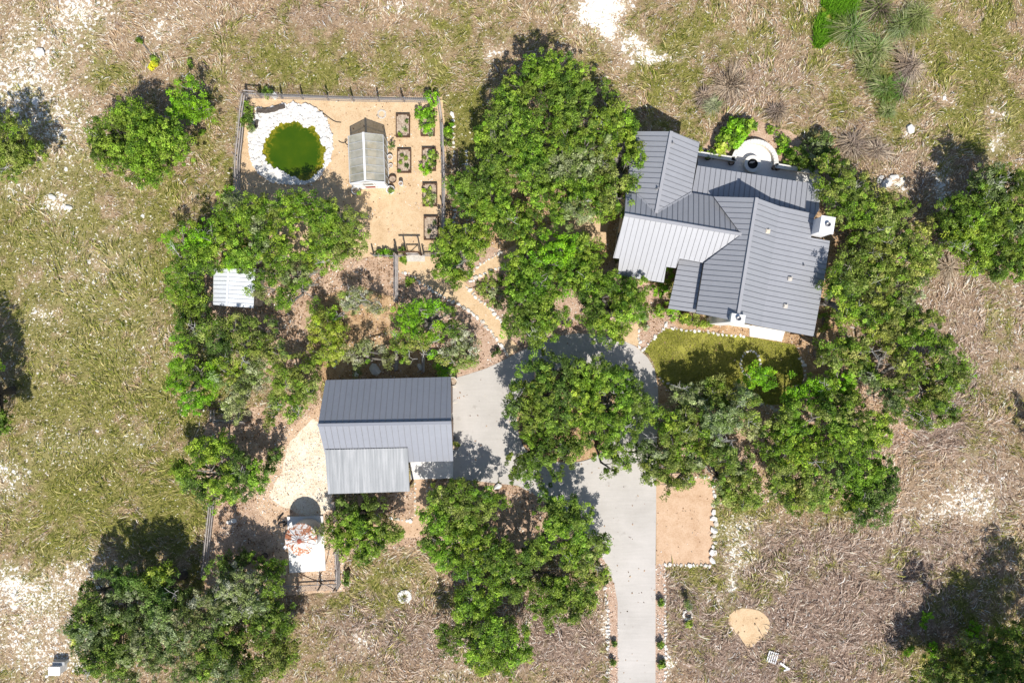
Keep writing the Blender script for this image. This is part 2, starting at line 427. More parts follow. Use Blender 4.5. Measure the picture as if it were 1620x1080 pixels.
# raster mask of places where no field grass grows
MR = 0.1; MX0, MY0 = -50.0, -36.0; MW, MH = 1000, 720
mask = np.zeros((MW, MH), dtype=bool)
def inpoly(px, py, poly):
    c = np.zeros(px.shape, dtype=bool); n = len(poly); j = n - 1
    for i in range(n):
        xi, yi = poly[i][0], poly[i][1]; xj, yj = poly[j][0], poly[j][1]
        if yi != yj:
            c ^= ((yi > py) != (yj > py)) & (px < (xj - xi) * (py - yi) / (yj - yi) + xi)
        j = i
    return c
_mxs, _mys = np.meshgrid(MX0 + (np.arange(MW) + .5) * MR, MY0 + (np.arange(MH) + .5) * MR, indexing='ij')
def mark(poly):
    global mask
    mask |= inpoly(_mxs, _mys, poly)
def masked(x, y):
    i = np.clip(((x - MX0) / MR).astype(int), 0, MW - 1); j = np.clip(((y - MY0) / MR).astype(int), 0, MH - 1)
    return mask[i, j]

topmap = np.zeros((MW, MH), dtype=np.int16); TOPN = ['ground']
def paint(name, poly):
    if name not in TOPN: TOPN.append(name)
    topmap[inpoly(_mxs, _mys, poly)] = TOPN.index(name)
def wob(pts, amp=0.08, step=0.35, seed=0):
    """world polygon with uneven edges"""
    out = []; n = len(pts)
    for i in range(n):
        a = Vector(pts[i][:2]); b = Vector(pts[(i + 1) % n][:2]); L = (b - a).length; k = max(1, int(L / step))
        nrm = Vector((-(b - a).y, (b - a).x)).normalized() if L > 0 else Vector((0, 0))
        for q in range(k):
            p = a.lerp(b, q / k)
            d = (float(fbm(np.array([p.x * 1.7]), np.array([p.y * 1.7]), 9 + seed)[0]) - .5) * 2 * amp
            out.append(p + nrm * d)
    return out
def smoothpoly(pts, it=2, closed=True):
    pts = [Vector(p[:2]) for p in pts]
    for _ in range(it):
        o = []
        n = len(pts)
        for i in range(n if closed else n - 1):
            a = pts[i]; b = pts[(i + 1) % n]
            o += [a.lerp(b, .25), a.lerp(b, .75)]
        if not closed: o = [pts[0]] + o + [pts[-1]]
        pts = o
    return pts
SHEET_N = 0
def sheet(name, pix, mat, lvl, amp=0.08, sm=0, kind='structure', nograss=True, seed=0):
    pts = [P(a, b) for a, b in pix]
    if sm: pts = smoothpoly(pts, sm)
    if amp: pts = wob(pts, amp, seed=seed)
    global SHEET_N
    SHEET_N += 1
    z = 0.004 * lvl + 0.0002 * SHEET_N
    me = bpy.data.meshes.new(name)
    me.from_pydata([(p[0], p[1], z) for p in pts], [], [tuple(range(len(pts)))])
    me.update()
    if me.polygons[0].normal.z < 0: me.flip_normals()
    o = link(name, me, mat)
    if nograss: mark([(p[0], p[1]) for p in pts])
    paint(name, [(p[0], p[1]) for p in pts])
    if kind: tag(o, kind=kind)
    return o

# mulch and litter beds (lowest sheets)
sheet('mulch_bed', [(395,404),(626,404),(626,470),(640,500),(600,560),(560,600),(430,610),(330,560),(318,480),(330,420),(360,404)], M['mulch'], 1, .25)
sheet('leaf_litter', [(505,470),(560,452),(626,470),(640,520),(720,590),(712,600),(512,602),(498,570),(490,520)], M['mulch_orange'], 2, .25)
sheet('mulch_bed', [(626,404),(700,398),(780,360),(860,330),(950,320),(985,330),(972,410),(980,440),(1050,450),(1060,490),(1100,500),(1110,520),(1052,520),(1019,553),(985,540),(950,530),(880,532),(820,560),(770,583),(715,600),(640,560),(626,480)], M['gravel_pink'], 1, .12)
sheet('mulch_bed', [(760,300),(960,290),(985,330),(972,410),(940,440),(860,430),(800,400),(740,370),(700,340)], M['mulch_orange'], 2, .25)
sheet('mulch_bed', [(330,660),(430,640),(505,600),(515,700),(430,770),(345,800),(300,760)], M['mulch'], 1, .25)
sheet('mulch_bed', [(1260,480),(1300,300),(1340,300),(1330,420),(1310,560),(1290,700),(1180,720),(1060,760),(1030,640),(1037,575),(1060,620),(1150,640),(1262,600),(1262,540)], M['mulch_orange'], 1, .3)
sheet('mulch_bed', [(1040,640),(1330,560),(1500,560),(1440,700),(1380,790),(1200,790),(1050,770)], M['mulch'], 2, .35, nograss=False)
sheet('mulch_bed', [(718,757),(768,762),(820,768),(870,795),(915,835),(945,865),(930,900),(860,860),(780,900),(680,860),(520,880),(535,790),(650,770)], M['mulch'], 1, .25)
sheet('tank_yard', [(338,792),(420,760),(440,690),(505,640),(520,784),(535,790),(546,935),(455,941),(400,950),(322,950),(326,870)], M['gravel_tan'], 3, .1)
sheet('mulch_bed', [(342,796),(372,778),(400,790),(425,830),(440,870),(400,900),(340,880),(336,830)], M['mulch'], 4, .25)
sheet('crushed_rock_yard', [(462,690),(506,655),(518,700),(528,784),(520,815),(478,818),(425,790),(430,770),(446,745),(452,715)], M['gravel_white'], 4, .3, sm=1)
# garden yard and the sandy paths
sheet('garden_yard', [(384,148),(560,152),(700,154),(707,250),(706,332),(700,404),(596,404),(560,410),(400,404),(366,325),(373,240),(378,190)], M['sand'], 3, .08)
sheet('garden_path', [(629,407),(690,404),(715,430),(743,452),(766,480),(792,507),(803,530),(822,550),(806,564),(787,538),(766,512),(745,494),(724,481),(699,468),(670,451),(647,434),(631,430)], M['sand'], 4, .04)
sheet('side_path', [(742,441),(760,418),(800,396),(838,372),(880,352),(925,338),(958,328),(962,352),(958,386),(930,378),(880,382),(840,396),(800,420),(752,444)], M['sand'], 5, .06)
sheet('entry_path', [(1012,508),(1010,530),(1013,549),(1002,545),(978,538),(990,520)], M['sand'], 4, .04)
sheet('parking_pad', [(1038,758),(1130,754),(1128,893),(1038,894)], M['pad'], 3, .03)
sheet('drive_border', [(1036,893),(1052,893),(1054,950),(1053,1180),(1034,1180)], M['gravel_pink'], 3, .03)
sheet('drive_border', [(948,880),(962,888),(974,925),(979,960),(979,1180),(962,1180),(964,1000),(961,950),(953,910)], M['gravel_pink'], 3, .03)
sheet('south_path', [(655,757),(676,757),(677,835),(660,850),(600,850),(560,838),(575,820),(620,815),(655,822)], M['pad'], 4, .06)
sheet('dirt_patch', [(1150,985),(1156,968),(1180,962),(1205,966),(1219,980),(1218,1000),(1200,1014),(1188,1024),(1180,1022),(1172,1004),(1156,996)], M['sand'], 1, .2, sm=1)
sheet('house_bed', [(1100,500),(1130,512),(1186,517),(1240,526),(1287,532),(1300,470),(1320,470),(1330,560),(1290,600),(1262,560),(1240,545),(1185,533),(1080,521),(1062,510)], M['mulch_orange'], 3, .08)
sheet('back_bed', [(1112,232),(1140,195),(1200,190),(1262,214),(1300,250),(1298,275),(1226,262),(1190,225),(1165,255),(1105,247)], M['mulch'], 1, .3)

def mat_lawn():
    m, nt, b, o = new_mat('lawn')
    n1 = noise(nt, 0.8, 5, 0.6, 0.5); n2 = noise(nt, 12, 4, 0.7)
    f = mathn(nt, 'ADD', mathn(nt, 'MULTIPLY', n1, .5), mathn(nt, 'MULTIPLY', n2, .5))
    nt.links.new(ramp(nt, f, [(0.32, (0.13, 0.14, 0.02)), (0.48, (0.27, 0.27, 0.045)), (0.6, (0.38, 0.36, 0.085)), (0.72, (0.50, 0.45, 0.17))]), b.inputs['Base Color'])
    b.inputs['Roughness'].default_value = .9; b.inputs['Specular IOR Level'].default_value = .1
    bump(nt, b, n2, .6, .04)
    return m
M['lawn'] = mat_lawn()
LAWN = [(1019,554),(1035,534),(1052,520),(1080,521),(1130,526),(1185,533),(1240,542),(1257,545),(1267,566),(1272,600),(1262,640),(1200,640),(1100,640),(1050,610),(1037,590),(1033,572)]
sheet('lawn', LAWN, M['lawn'], 5, .03)

# driveway with its round bed
DRIVE = [(1037,1180),(1037,1080),(1037,890),(1038,800),(1038,720),(1041,660),(1041,615),(1036,585),(1025,566),(1008,549),(985,538),(950,530),(915,527),(882,531),(850,542),(820,557),(790,573),(768,583),(740,592),(712,600),(714,650),(717,757),(745,760),(768,762),(820,768),(870,795),(915,835),(944,865),(960,893),(972,925),(977,953),(977,1180)]
dw = sheet('driveway', DRIVE, M['concrete'], 4, 0)
ISL = [(816,650),(817,675),(826,708),(848,726),(891,733),(921,731),(945,722),(968,700),(985,670),(990,640),(980,606),(950,590),(905,584),(860,588),(828,610)]
sheet('island_bed', ISL, M['mulch_orange'], 6, .03, sm=1)
# thin concrete edge round the island and control joints sawn in the slab
isl = smoothpoly([P(a, b) for a, b in ISL], 2)
mb = MB()
for i in range(len(isl)):
    a, b_ = isl[i], isl[(i + 1) % len(isl)]
    mb.bar((a.x, a.y, .03), (b_.x, b_.y, .03), .1, .1)
mb.build('island_kerb', M['concrete']).__setitem__('kind', 'structure')
mb = MB()
for (a, b_) in [((978,1010),(1036,1010)),((977,940),(1036,940)),((952,880),(1036,880)),((900,815),(1037,815)),((826,765),(826,710)),((716,680),(815,660)),((760,588),(818,640)),((915,528),(915,584)),((985,640),(1040,640)),((967,700),(1039,730))]:
    p, q = P(*a), P(*b_); mb.bar((p.x, p.y, .0175), (q.x, q.y, .0175), .025, .003)
tag(mb.build('control_joints', M['wall']), kind='structure')

# ------------------------------------------------------------------ plants (leaf-sized faces)
def leaf_cloud(centers, radii, per, size, cols, zsq=0.75, up=0.55, rng=RNG, shell=0.5, jit=0.28, asp=0.42):
    """centers (n,3); per leaves for each; returns verts, quads, cols"""
    n = len(centers); N = n * per
    c = np.repeat(centers, per, 0); r = np.repeat(radii, per)[:, None]
    d = rng.normal(size=(N, 3)); d /= np.linalg.norm(d, axis=1)[:, None]
    d[:, 2] = np.abs(d[:, 2]) * np.where(rng.random(N) < .75, 1, -1)
    rad = (shell + (1 - shell) * rng.random(N))[:, None]
    p = c + d * r * rad * np.array([1, 1, zsq])
    nrm = d * .35 + rng.normal(size=(N, 3)) * .5 + np.array([0, 0, up * 1.25])
    nrm /= np.linalg.norm(nrm, axis=1)[:, None]
    t = d * 1.0 + rng.normal(size=(N, 3)) * .45
    t -= nrm * (t * nrm).sum(1)[:, None]; t /= np.linalg.norm(t, axis=1)[:, None] + 1e-9
    u = np.cross(nrm, t)
    s = (size * (.6 + .8 * rng.random(N)))[:, None]
    v = np.stack([p - t * s, p + u * s * asp, p + t * s, p - u * s * asp], 1).reshape(-1, 3)
    q = np.arange(N * 4).reshape(-1, 4)
    cc = np.repeat(cols, per, 0) * (1 + jit * rng.normal(size=(N, 1)))
    return v, q, np.repeat(np.clip(cc, 0.004, .9), 4, 0)

PAL = {  # sets of leaf colours (albedo)
 'oak':    [(.115,.185,.020),(.080,.140,.016),(.175,.260,.035),(.050,.095,.012),(.14,.20,.03)],
 'bright': [(.150,.255,.020),(.110,.200,.015),(.225,.340,.038),(.065,.130,.012),(.19,.27,.03)],
 'vivid':  [(.165,.350,.014),(.210,.400,.018),(.115,.250,.012)],
 'olive':  [(.185,.235,.040),(.135,.180,.028),(.260,.295,.080),(.085,.120,.020),(.13,.22,.02)],
 'pale':   [(.215,.260,.105),(.165,.215,.060),(.280,.310,.165),(.115,.165,.035)],
 'yellow': [(.270,.340,.040),(.200,.285,.022),(.330,.370,.080),(.140,.210,.020)],
 'sage':   [(.270,.300,.160),(.210,.260,.090),(.360,.370,.270),(.130,.170,.045)],
 'dark':   [(.065,.115,.018),(.090,.155,.022),(.130,.195,.045),(.045,.080,.014)],
 'grey':   [(.140,.185,.060),(.100,.150,.032),(.215,.250,.130),(.060,.095,.022)],
}
def pick(pal, n, rng):
    a = np.array(PAL[pal]) * (1.45 if pal in ('bright', 'oak', 'vivid') else 1.55)
    return a[rng.integers(0, len(a), n)] * (1 + .2 * rng.normal(size=(n, 1)))

def cloud_obj(name, parts, mat, parent=None, nper=4):
    v = np.concatenate([p[0] for p in parts]); c = np.concatenate([p[2] for p in parts]); qs = []; b = 0
    for p in parts:
        qs.append(p[1] + b); b += len(p[0])
    return link(name, mesh_np(name, v, np.concatenate(qs), vcols=c, nper=nper), mat, parent)

TREE_N = 0
def tree(name, label, lobes, pal='oak', top=4.8, group=None, dens=1.0, size=.105, dead=0.3, cat='tree', gap=0.0, thin=1.0, pal2=None, lift=0.62, at=None):
    size = size * .68
    top = top * .93
    gap += .03
    if cat == 'tree' and name == 'cedar_elm': gap += .04
    """lobes: (px,py,rpx[,palette]) as the crown shows from above"""
    global TREE_N
    TREE_N += 1
    rng = np.random.default_rng(100 + TREE_N)
    L = []
    for l in lobes:
        pl = l[3] if len(l) > 3 else pal
        hz = top * (lift - .06 + .24 * rng.random())
        c = P(l[0], l[1], hz); r = l[2] * S * (1 - hz / H) * 1.15
        L.append((np.array(c), r, pl))
    bx = sum(c[0] * r for c, r, _ in L) / sum(r for _, r, _ in L); by = sum(c[1] * r for c, r, _ in L) / sum(r for _, r, _ in L)
    base = Vector((bx, by, 0))
    if at: base = P(*at)
    root = empty(name, base, label, cat, group)
    parts = []; tips = []
    for c, r, pl in L:
        vs = min(r * .8, c[2] * .62)
        n = max(6, int(10.5 * math.pi * r * r * dens))
        d = rng.normal(size=(n, 3)); d /= np.linalg.norm(d, axis=1)[:, None]
        d[:, 2] = np.abs(d[:, 2]) ** .8
        low = rng.random(n) < .22
        d[low, 2] *= -.5
        rad = (.68 + .34 * rng.random(n)) ** 1.0
        inner = rng.random(n) < .15
        rad[inner] *= .6
        nz = .60 + .70 * vnoise(d[:, 0] * 3.4 + c[0], d[:, 1] * 3.4 + c[1], TREE_N)
        pc = c + d * (np.array([r, r, vs])) * (rad * nz)[:, None]
        pc[:, 2] = np.maximum(pc[:, 2], .5)
        # uneven gaps
        keep = vnoise(pc[:, 0] * .95, pc[:, 1] * .95, 40 + TREE_N) > (.17 + gap)
        pc = pc[keep]; n = len(pc)
        if n == 0: continue
        rr = (.15 + .27 * rng.random(n) ** 1.3) * thin; pc[:, 2] += rng.normal(size=n) * .3
        cols = pick(pl, n, rng) * (.8 + .4 * rng.random()) * np.array([.9 + .25 * rng.random(), 1, 1])
        # soft drifts of another hue across the crown
        if pal2:
            t = vnoise(pc[:, 0] * .6, pc[:, 1] * .6, 60 + TREE_N) > .55
            cols[t] = pick(pal2, int(t.sum()), rng)
        parts.append(leaf_cloud(pc, rr, int(64 * thin), size, cols, rng=rng))
        tips.append((c, r, vs, pc))
    cloud_obj('crown', parts, M['leaf'], root)
    # trunk, limbs, twigs as one woody skeleton
    tm = MB(); tr = .10 + .035 * top
    lean = rng.normal(size=2) * .25
    fork = base + Vector((lean[0], lean[1], top * .3))
    tm.tube([base + Vector((0, 0, -.05)), base + Vector((lean[0] * .3, lean[1] * .3, top * .12)), fork], [tr * 1.35, tr, tr * .8], 8)
    for c, r, vs, pc in tips:
        cv = Vector(c); mid = fork.lerp(cv, .5) + Vector((rng.normal() * .25, rng.normal() * .25, .15))
        end = cv + Vector((0, 0, vs * .3))
        tm.tube([fork, mid, end], [tr * .62, tr * .4, tr * .2], 6)
        k = min(len(pc), max(4, int(r * 5)))
        for i in rng.choice(len(pc), k, replace=False):
            e = Vector(pc[i]); s0 = mid.lerp(end, .35 + .6 * rng.random())
            m2 = s0.lerp(e, .55) + Vector((rng.normal() * .12, rng.normal() * .12, .08))
            tm.tube([s0, m2, e], [.05, .032, .014], 4)
    tm.build('trunk', M['bark_dark'] if pal in ('dark', 'oak') else M['bark'], root)
    if dead > 0:  # bare grey twigs standing out of the crown
        for c, r, vs, pc in tips:
            for k in range(int(rng.poisson(dead * r * .3))):
                a = rng.random() * 6.28; q = rng.random() ** .5 * r * .75
                p0 = Vector((c[0] + q * math.cos(a), c[1] + q * math.sin(a), c[2] + vs * .55))
                dm = MB(); dm.tube([Vector(c), p0], [.035, .02], 5)
                for j in range(rng.integers(3, 6)):
                    a2 = rng.random() * 6.28; Lr = .35 + .5 * rng.random()
                    p1 = p0 + Vector((math.cos(a2) * Lr, math.sin(a2) * Lr, .25 + .35 * rng.random()))
                    pm = p0.lerp(p1, .5) + Vector((rng.normal() * .07, rng.normal() * .07, .05))
                    dm.tube([p0, pm, p1], [.02, .015, .007], 4)
                    for u in range(2):
                        p2 = pm + Vector((rng.normal() * .2, rng.normal() * .2, .12)); dm.tube([pm, p2], [.011, .006], 3)
                dm.build('dead_branch', M['deadwood'], root)
    return root
M['deadwood'] = mat_noise('bleached_deadwood', [(0.3, (0.36, 0.345, 0.33)), (0.6, (0.56, 0.55, 0.53))], 5, 22)

# ------------------------------------------------------------------ buildings
def mkplane(A, B, h, p, side):
    A = Vector((A[0], A[1])); B = Vector((B[0], B[1])); d = (B - A).normalized()
    return (A, Vector((d.y, -d.x)) * side, h, p)
def zat(pl, x, y):
    A, o, h, p = pl
    return h - p * ((x - A.x) * o.x + (y - A.y) * o.y)
def RP(px, py, pl):
    A, o, h, p = pl
    X = Vector(((px - 810) * S, (540 - py) * S)); Xo = X.dot(o)
    z = (h + p * A.dot(o) - p * Xo) / (1 - p * Xo / H)
    return P(px, py, z)

class Roof:
    def __init__(s): s.v = []; s.f = []; s.m = []
    def take(s, mb, mi):
        b = len(s.v); s.v += mb.v; s.f += [tuple(i + b for i in f) for f in mb.f]; s.m += [mi] * len(mb.f)
    def slope(s, pl, pix, seams=0.385, thick=.14, off=0.0, sw=.03, sh=.045, corr=False):
        pts = [RP(a, b, pl) for a, b in pix]
        ar = sum(pts[i].x * pts[(i + 1) % len(pts)].y - pts[(i + 1) % len(pts)].x * pts[i].y for i in range(len(pts)))
        if ar < 0: pts = pts[::-1]
        n = len(pts); b = len(s.v)
        s.v += [tuple(p) for p in pts] + [(p.x, p.y, p.z - thick) for p in pts]
        s.f.append(tuple(range(b, b + n))); s.m.append(0)
        s.f.append(tuple(b + n + i for i in range(n - 1, -1, -1))); s.m.append(2)
        for i in range(n):
            j = (i + 1) % n
            s.f.append((b + i, b + n + i, b + n + j, b + j)); s.m.append(2)
        if seams:
            A, o, h, p = pl; t = Vector((-o.y, o.x))
            uv = [((q.x - A.x) * t.x + (q.y - A.y) * t.y, (q.x - A.x) * o.x + (q.y - A.y) * o.y) for q in pts]
            umin = min(u for u, v in uv); umax = max(u for u, v in uv)
            k = math.ceil((umin + .05) / seams)
            mb = MB()
            while k * seams < umax - .03:
                u = k * seams + 1e-4; xs = []
                for i in range(n):
                    (u0, v0), (u1, v1) = uv[i], uv[(i + 1) % n]
                    if (u0 > u) != (u1 > u): xs.append(v0 + (v1 - v0) * (u - u0) / (u1 - u0))
                xs.sort()
                for q in range(0, len(xs) - 1, 2):
                    a = A + t * u + o * (xs[q] + .01); c = A + t * u + o * (xs[q + 1] - .01)
                    mb.bar((a.x, a.y, zat(pl, a.x, a.y) + sh / 2 - .004), (c.x, c.y, zat(pl, c.x, c.y) + sh / 2 - .004), sw, sh)
                k += 1
            s.take(mb, 0 if corr else 1)
        return pts
    def cap(s, a, b, w=.22, h=.07, mi=3, dz=.05):
        mb = MB(); mb.bar(Vector(a) + Vector((0, 0, dz)), Vector(b) + Vector((0, 0, dz)), w, h); s.take(mb, mi)
    def build(s, name, mats, parent):
        me = bpy.data.meshes.new(name); me.from_pydata(s.v, [], s.f)
        for m in mats: me.materials.append(m)
        me.polygons.foreach_set('material_index', s.m); me.update()
        return link(name, me, None, parent)
RM = [M['roof'], M['seam'], M['gutter'], M['ridge']]

def wing_wall(mb, R0, R1, h, prof, i0=.4, i1=.4, z0=0):
    """prof: (distance to the side, height) from left eave over the ridge to the right eave"""
    a = Vector((R0[0], R0[1])); b = Vector((R1[0], R1[1])); d = (b - a).normalized(); o = Vector((d.y, -d.x))
    a = a + d * i0; b = b - d * i1; n = len(prof)
    vs = []
    for q in (a, b):
        for s_, z in prof: vs.append((q.x + o.x * s_, q.y + o.y * s_, z))
    fs = [tuple(range(n)), tuple(range(2 * n - 1, n - 1, -1))]
    fs += [(i, n + i, n + (i + 1) % n, (i + 1) % n) for i in range(n)]
    mb.add(vs, fs)

def window(parent, c, ang, w_=1.1, h_=1.2, nm='window'):
    """framed window lying on a wall; ang = direction the wall faces"""
    n = Vector((math.cos(ang), math.sin(ang), 0)); t = Vector((-n.y, n.x, 0)); c = Vector(c)
    m = MB()
    for sx in (-1, 1): m.box(c + t * sx * w_ / 2 + n * .04, (.1, .08, h_ + .1), ang)
    for sz in (-1, 1): m.box(c + Vector((0, 0, sz * h_ / 2)) + n * .04, (.1, w_ - .08, .08), ang)
    m.box(c + n * .035, (.06, .04, h_ - .09), ang)
    f = m.build(nm, M['gutter'], parent)
    g = MB(); g.box(c + n * .015, (.03, w_ - .1, h_ - .1), ang); g.build('pane', M['glass'], f)
    return f
m_, nt_, b_, o_ = new_mat('window_glass'); b_.inputs['Base Color'].default_value = (.03, .04, .05, 1); b_.inputs['Roughness'].default_value = .08; M['glass'] = m_

# ---- main house
house = empty('house', P(1150, 400), 'large house with several grey standing seam metal roofs, between the oaks right of centre', 'house')
mA, mB = P(988, 340, 5.2), P(1173, 371, 5.2)
mS = mkplane(mA, mB, 5.2, .6, 1); mN = mkplane(mA, mB, 5.2, .6, -1)
eA, eB = P(1197, 313, 5.6), P(1166, 508, 5.6)
eW = mkplane(eA, eB, 5.6, .6, 1); eE = mkplane(eA, eB, 5.6, .6, -1)
nz = RP(1038, 337, mN).z
nA, nB = P(1062, 208, nz), P(1038, 337, nz)
nW = mkplane(nA, nB, nz, .55, 1); nE = mkplane(nA, nB, nz, .55, -1)
# second, flatter part of the east slope starts 2.25 m from the ridge
BR = 2.25
A2 = eA + Vector((eE[1].x, eE[1].y, 0)) * BR; B2 = eB + Vector((eE[1].x, eE[1].y, 0)) * BR
eE2 = mkplane(A2, B2, 5.6 - .6 * BR, .22, -1)
def px_of(v):
    f = 1 - v[2] / H
    return (v[0] / (S * f) + 810, 540 - v[1] / (S * f))
br0 = px_of((A2.x, A2.y, 5.6 - .6 * BR)); br1 = px_of((B2.x, B2.y, 5.6 - .6 * BR))

r = Roof()
r.slope(mS, [(988, 340), (1173, 371), (1114, 416), (1075, 409), (1069, 424), (1054, 422), (1050, 447), (977, 436), (980, 409), (970, 408)])
r.slope(mN, [(988, 340), (1173, 371), (1129, 311), (1095, 305), (1038, 337), (1007, 307), (990, 305)])
r.cap(mA, mB)
r.build('middle_roof', RM, house)
r = Roof()
r.slope(eW, [(1197, 313), (1129, 311), (1173, 371), (1114, 416), (1101, 495), (1166, 508)])
r.slope(eE, [(1197, 313), br0, br1, (1166, 508)])
er = r.slope(eE2, [br0, (1289, 338), (1283, 376), (1313, 381), (1306, 430), (1287, 532), br1])
r.cap(eA, eB)
r.build('east_roof', RM, house)
r = Roof()
r.slope(nW, [(1062, 208), (1006, 208), (989, 302), (1007, 307), (1038, 337)])
r.slope(nE, [(1062, 208), (1107, 225), (1094, 305), (1038, 337)])
r.cap(nA, nB)
r.build('north_roof', RM, house)
# valley flashings
r = Roof()
for a, pa, b2, pb in [((1173, 371), mS, (1114, 416), mS), ((1173, 371), mN, (1129, 311), mN), ((1038, 337), mN, (1007, 307), mN), ((1038, 337), mN, (1094, 305), mN)]:
    r.cap(RP(*a, pa), RP(*b2, pb), .12, .03, 0, .02)
r.build('valley_flashing', RM, house)
# back porch roof: a low shed roof below the gables
hb = RP(1110, 308, mN).z - .3
bA, bB = P(1095, 306, hb), P(1290, 337, hb)
rb = mkplane(bA, bB, hb, .12, -1)
r = Roof(); r.slope(rb, [(1103, 262), (1296, 292), (1296, 332), (1284, 350), (1130, 324), (1094, 309)])
r.build('back_porch_roof', RM, house)
# entry porch roof
pA, pB = P(1113, 416, 3.55), P(1100, 494, 3.55)
rp = mkplane(pA, pB, 3.55, .25, 1)
r = Roof(); r.slope(rp, [(1075, 409), (1112, 416), (1100, 494), (1057, 488)])
r.cap(RP(1077, 410, rp), RP(1110, 416, rp), .1, .04, 1, .03)
r.build('entry_porch_roof', RM, house)
# walls
mb = MB()
def prof(h, p, wl, wr, dz=.17): return [(-wl, -.02), (-wl, h - p * wl - dz), (0, h - dz), (wr, h - p * wr - dz), (wr, -.02)]
wing_wall(mb, mA, mB, 5.2, prof(5.2, .6, 2.4, 2.0), .35, 3.3)
wing_wall(mb, eA, eB, 5.6, [(-4.6, -.02), (-4.6, 5.6 - .6 * BR - .22 * (4.6 - BR) - .17), (-BR, 5.6 - .6 * BR - .17), (0, 5.43), (2.2, 5.6 - .6 * 2.2 - .6), (2.2, -.02)], .35, .55)
wing_wall(mb, nA, nB, nz, prof(nz, .55, 1.75, 2.2), .35, 0.5)
# low entry wing under the long front slope
q = [RP(980, 412, mS), RP(1052, 420, mS), RP(1048, 442, mS), RP(980, 432, mS)]
cx = sum(v.x for v in q) / 4; cy = sum(v.y for v in q) / 4
mb.prism([(cx + (v.x - cx) * .88, cy + (v.y - cy) * .8 + .2) for v in q][::-1], -.02, 2.55)
mb.build('wall', M['wall'], house)
# porch posts
for a, b2 in [((1061, 484), 2.7), ((1098, 490), 3.1), ((1078, 414), 3.0)]:
    p = P(a[0], a[1], b2); m = MB(); m.box((p.x, p.y, b2 / 2 - .02), (.2, .2, b2)); m.build('porch_post', M['wood_dark'], house)
for px_, py_ in [(1106, 268), (1152, 275), (1200, 283), (1248, 290), (1288, 297)]:
    p = RP(px_, py_, rb); m = MB(); m.box((p.x, p.y, p.z / 2 - .07), (.16, .16, p.z - .12)); m.build('porch_post', M['wood_dark'], house)
for px_, py_ in [(1299, 460), (1293, 496), (1284, 526)]:
    p = RP(px_, py_, eE2); m = MB(); m.box((p.x - .15, p.y, p.z / 2 - .07), (.16, .16, p.z - .12)); m.build('porch_post', M['wood_dark'], house)
# windows on the walls that face the garden
d_ = (eB - eA).normalized(); oW = Vector((d_.y, -d_.x, 0))
for t_ in (.62, .8):
    c = eA.lerp(eB, t_) + oW * 2.3; window(house, (c.x, c.y, 1.7), math.atan2(oW.y, oW.x))
sF = eB - d_ * .55
for s_ in (-3.2, -1.4, 1.1):
    c = sF + oW * s_; window(house, (c.x, c.y, 1.6), math.atan2(d_.y, d_.x), 1.3, 1.4)
dm = (mB - mA).normalized(); c = mA + dm * .35
for s_ in (-1.1, 1.1):
    q = c + Vector((dm.y, -dm.x, 0)) * s_; window(house, (q.x, q.y, 1.7), math.atan2(-dm.y, -dm.x), .9, 1.2)

# chimneys and roof vents
def chimney(px, py, w_, d, z1, rz, mat, capw, parent):
    p = P(px, py, z1); m = MB(); m.box((p.x, p.y, z1 / 2 - .02), (w_, d, z1), rz)
    c = m.build('chimney', mat, parent)
    m = MB(); m.box((p.x, p.y, z1 + .05), (w_ + capw, d + capw, .1), rz)
    m.build('chimney_cap', M['white'], c)
    m = MB(); m.lathe((p.x, p.y, z1 + .1), [(.17, 0), (.17, .22), (.14, .22), (.14, .02)], 14)
    m.build('flue', M['steel'], c)
    return c
chimney(1308, 356, .92, 1.12, 5.0, math.radians(-9), M['white'], .1, house)
chimney(1167, 504, .95, .6, 5.7, math.radians(-9), M['slab'], .04, house)
for px_, py_, pl in [(1214, 366, eE), (1249, 441, eE2), (1242, 484, eE2), (1271, 420, eE2), (1064, 227, nE), (1040, 299, nW)]:
    p = RP(px_, py_, pl)
    m = MB()
    if px_ in (1249, 1242, 1214):
        m.box((p.x, p.y, p.z + .06), (.3, .3, .16), math.radians(-9)); m.box((p.x, p.y, p.z + .16), (.2, .2, .08), math.radians(-9))
        m.build('roof_vent', M['lime_grey'] if px_ != 1214 else M['wall'], house)
    else:
        m.lathe((p.x, p.y, p.z - .05), [(.16, 0), (.07, .12), (.05, .34), (.03, .34), (0.0, .30)], 12)
        m.build('vent_pipe', M['steel'], house)

# ---- back patio with its curved seat wall
def slab(name, pix, z, mat, label=None, cat=None, kind=None, th=None, parent=None):
    pts = [P(a, b, z) for a, b in pix]
    ar = sum(pts[i].x * pts[(i + 1) % len(pts)].y - pts[(i + 1) % len(pts)].x * pts[i].y for i in range(len(pts)))
    if ar < 0: pts = pts[::-1]
    m = MB(); m.prism([(p.x, p.y) for p in pts], 0.001 if th is None else z - th, z)
    mark([(p.x, p.y) for p in pts])
    return tag(m.build(name, mat, parent), label, cat, None, kind)
CX, CY, RR = 1194.0, 258.0, 34.0
arc = [(CX + RR * math.cos(math.radians(a)), CY - RR * math.sin(math.radians(a))) for a in range(-6, 175, 9)]
M['patio'] = mat_noise('patio_concrete', [(0.3, (0.66, 0.64, 0.62)), (0.6, (0.80, 0.79, 0.77))], 0.9, 8, bumps=.1)
slab('patio', [(1104, 246), (1162, 254)] + arc[::-1] + [(1227, 264), (1299, 276), (1297, 320), (1104, 290)], .12, M['patio'], kind='structure')
sw = empty('seat_wall', P(1194, 258), 'low curved cream limestone seat wall around the half round patio behind the house', 'wall')
m = MB()
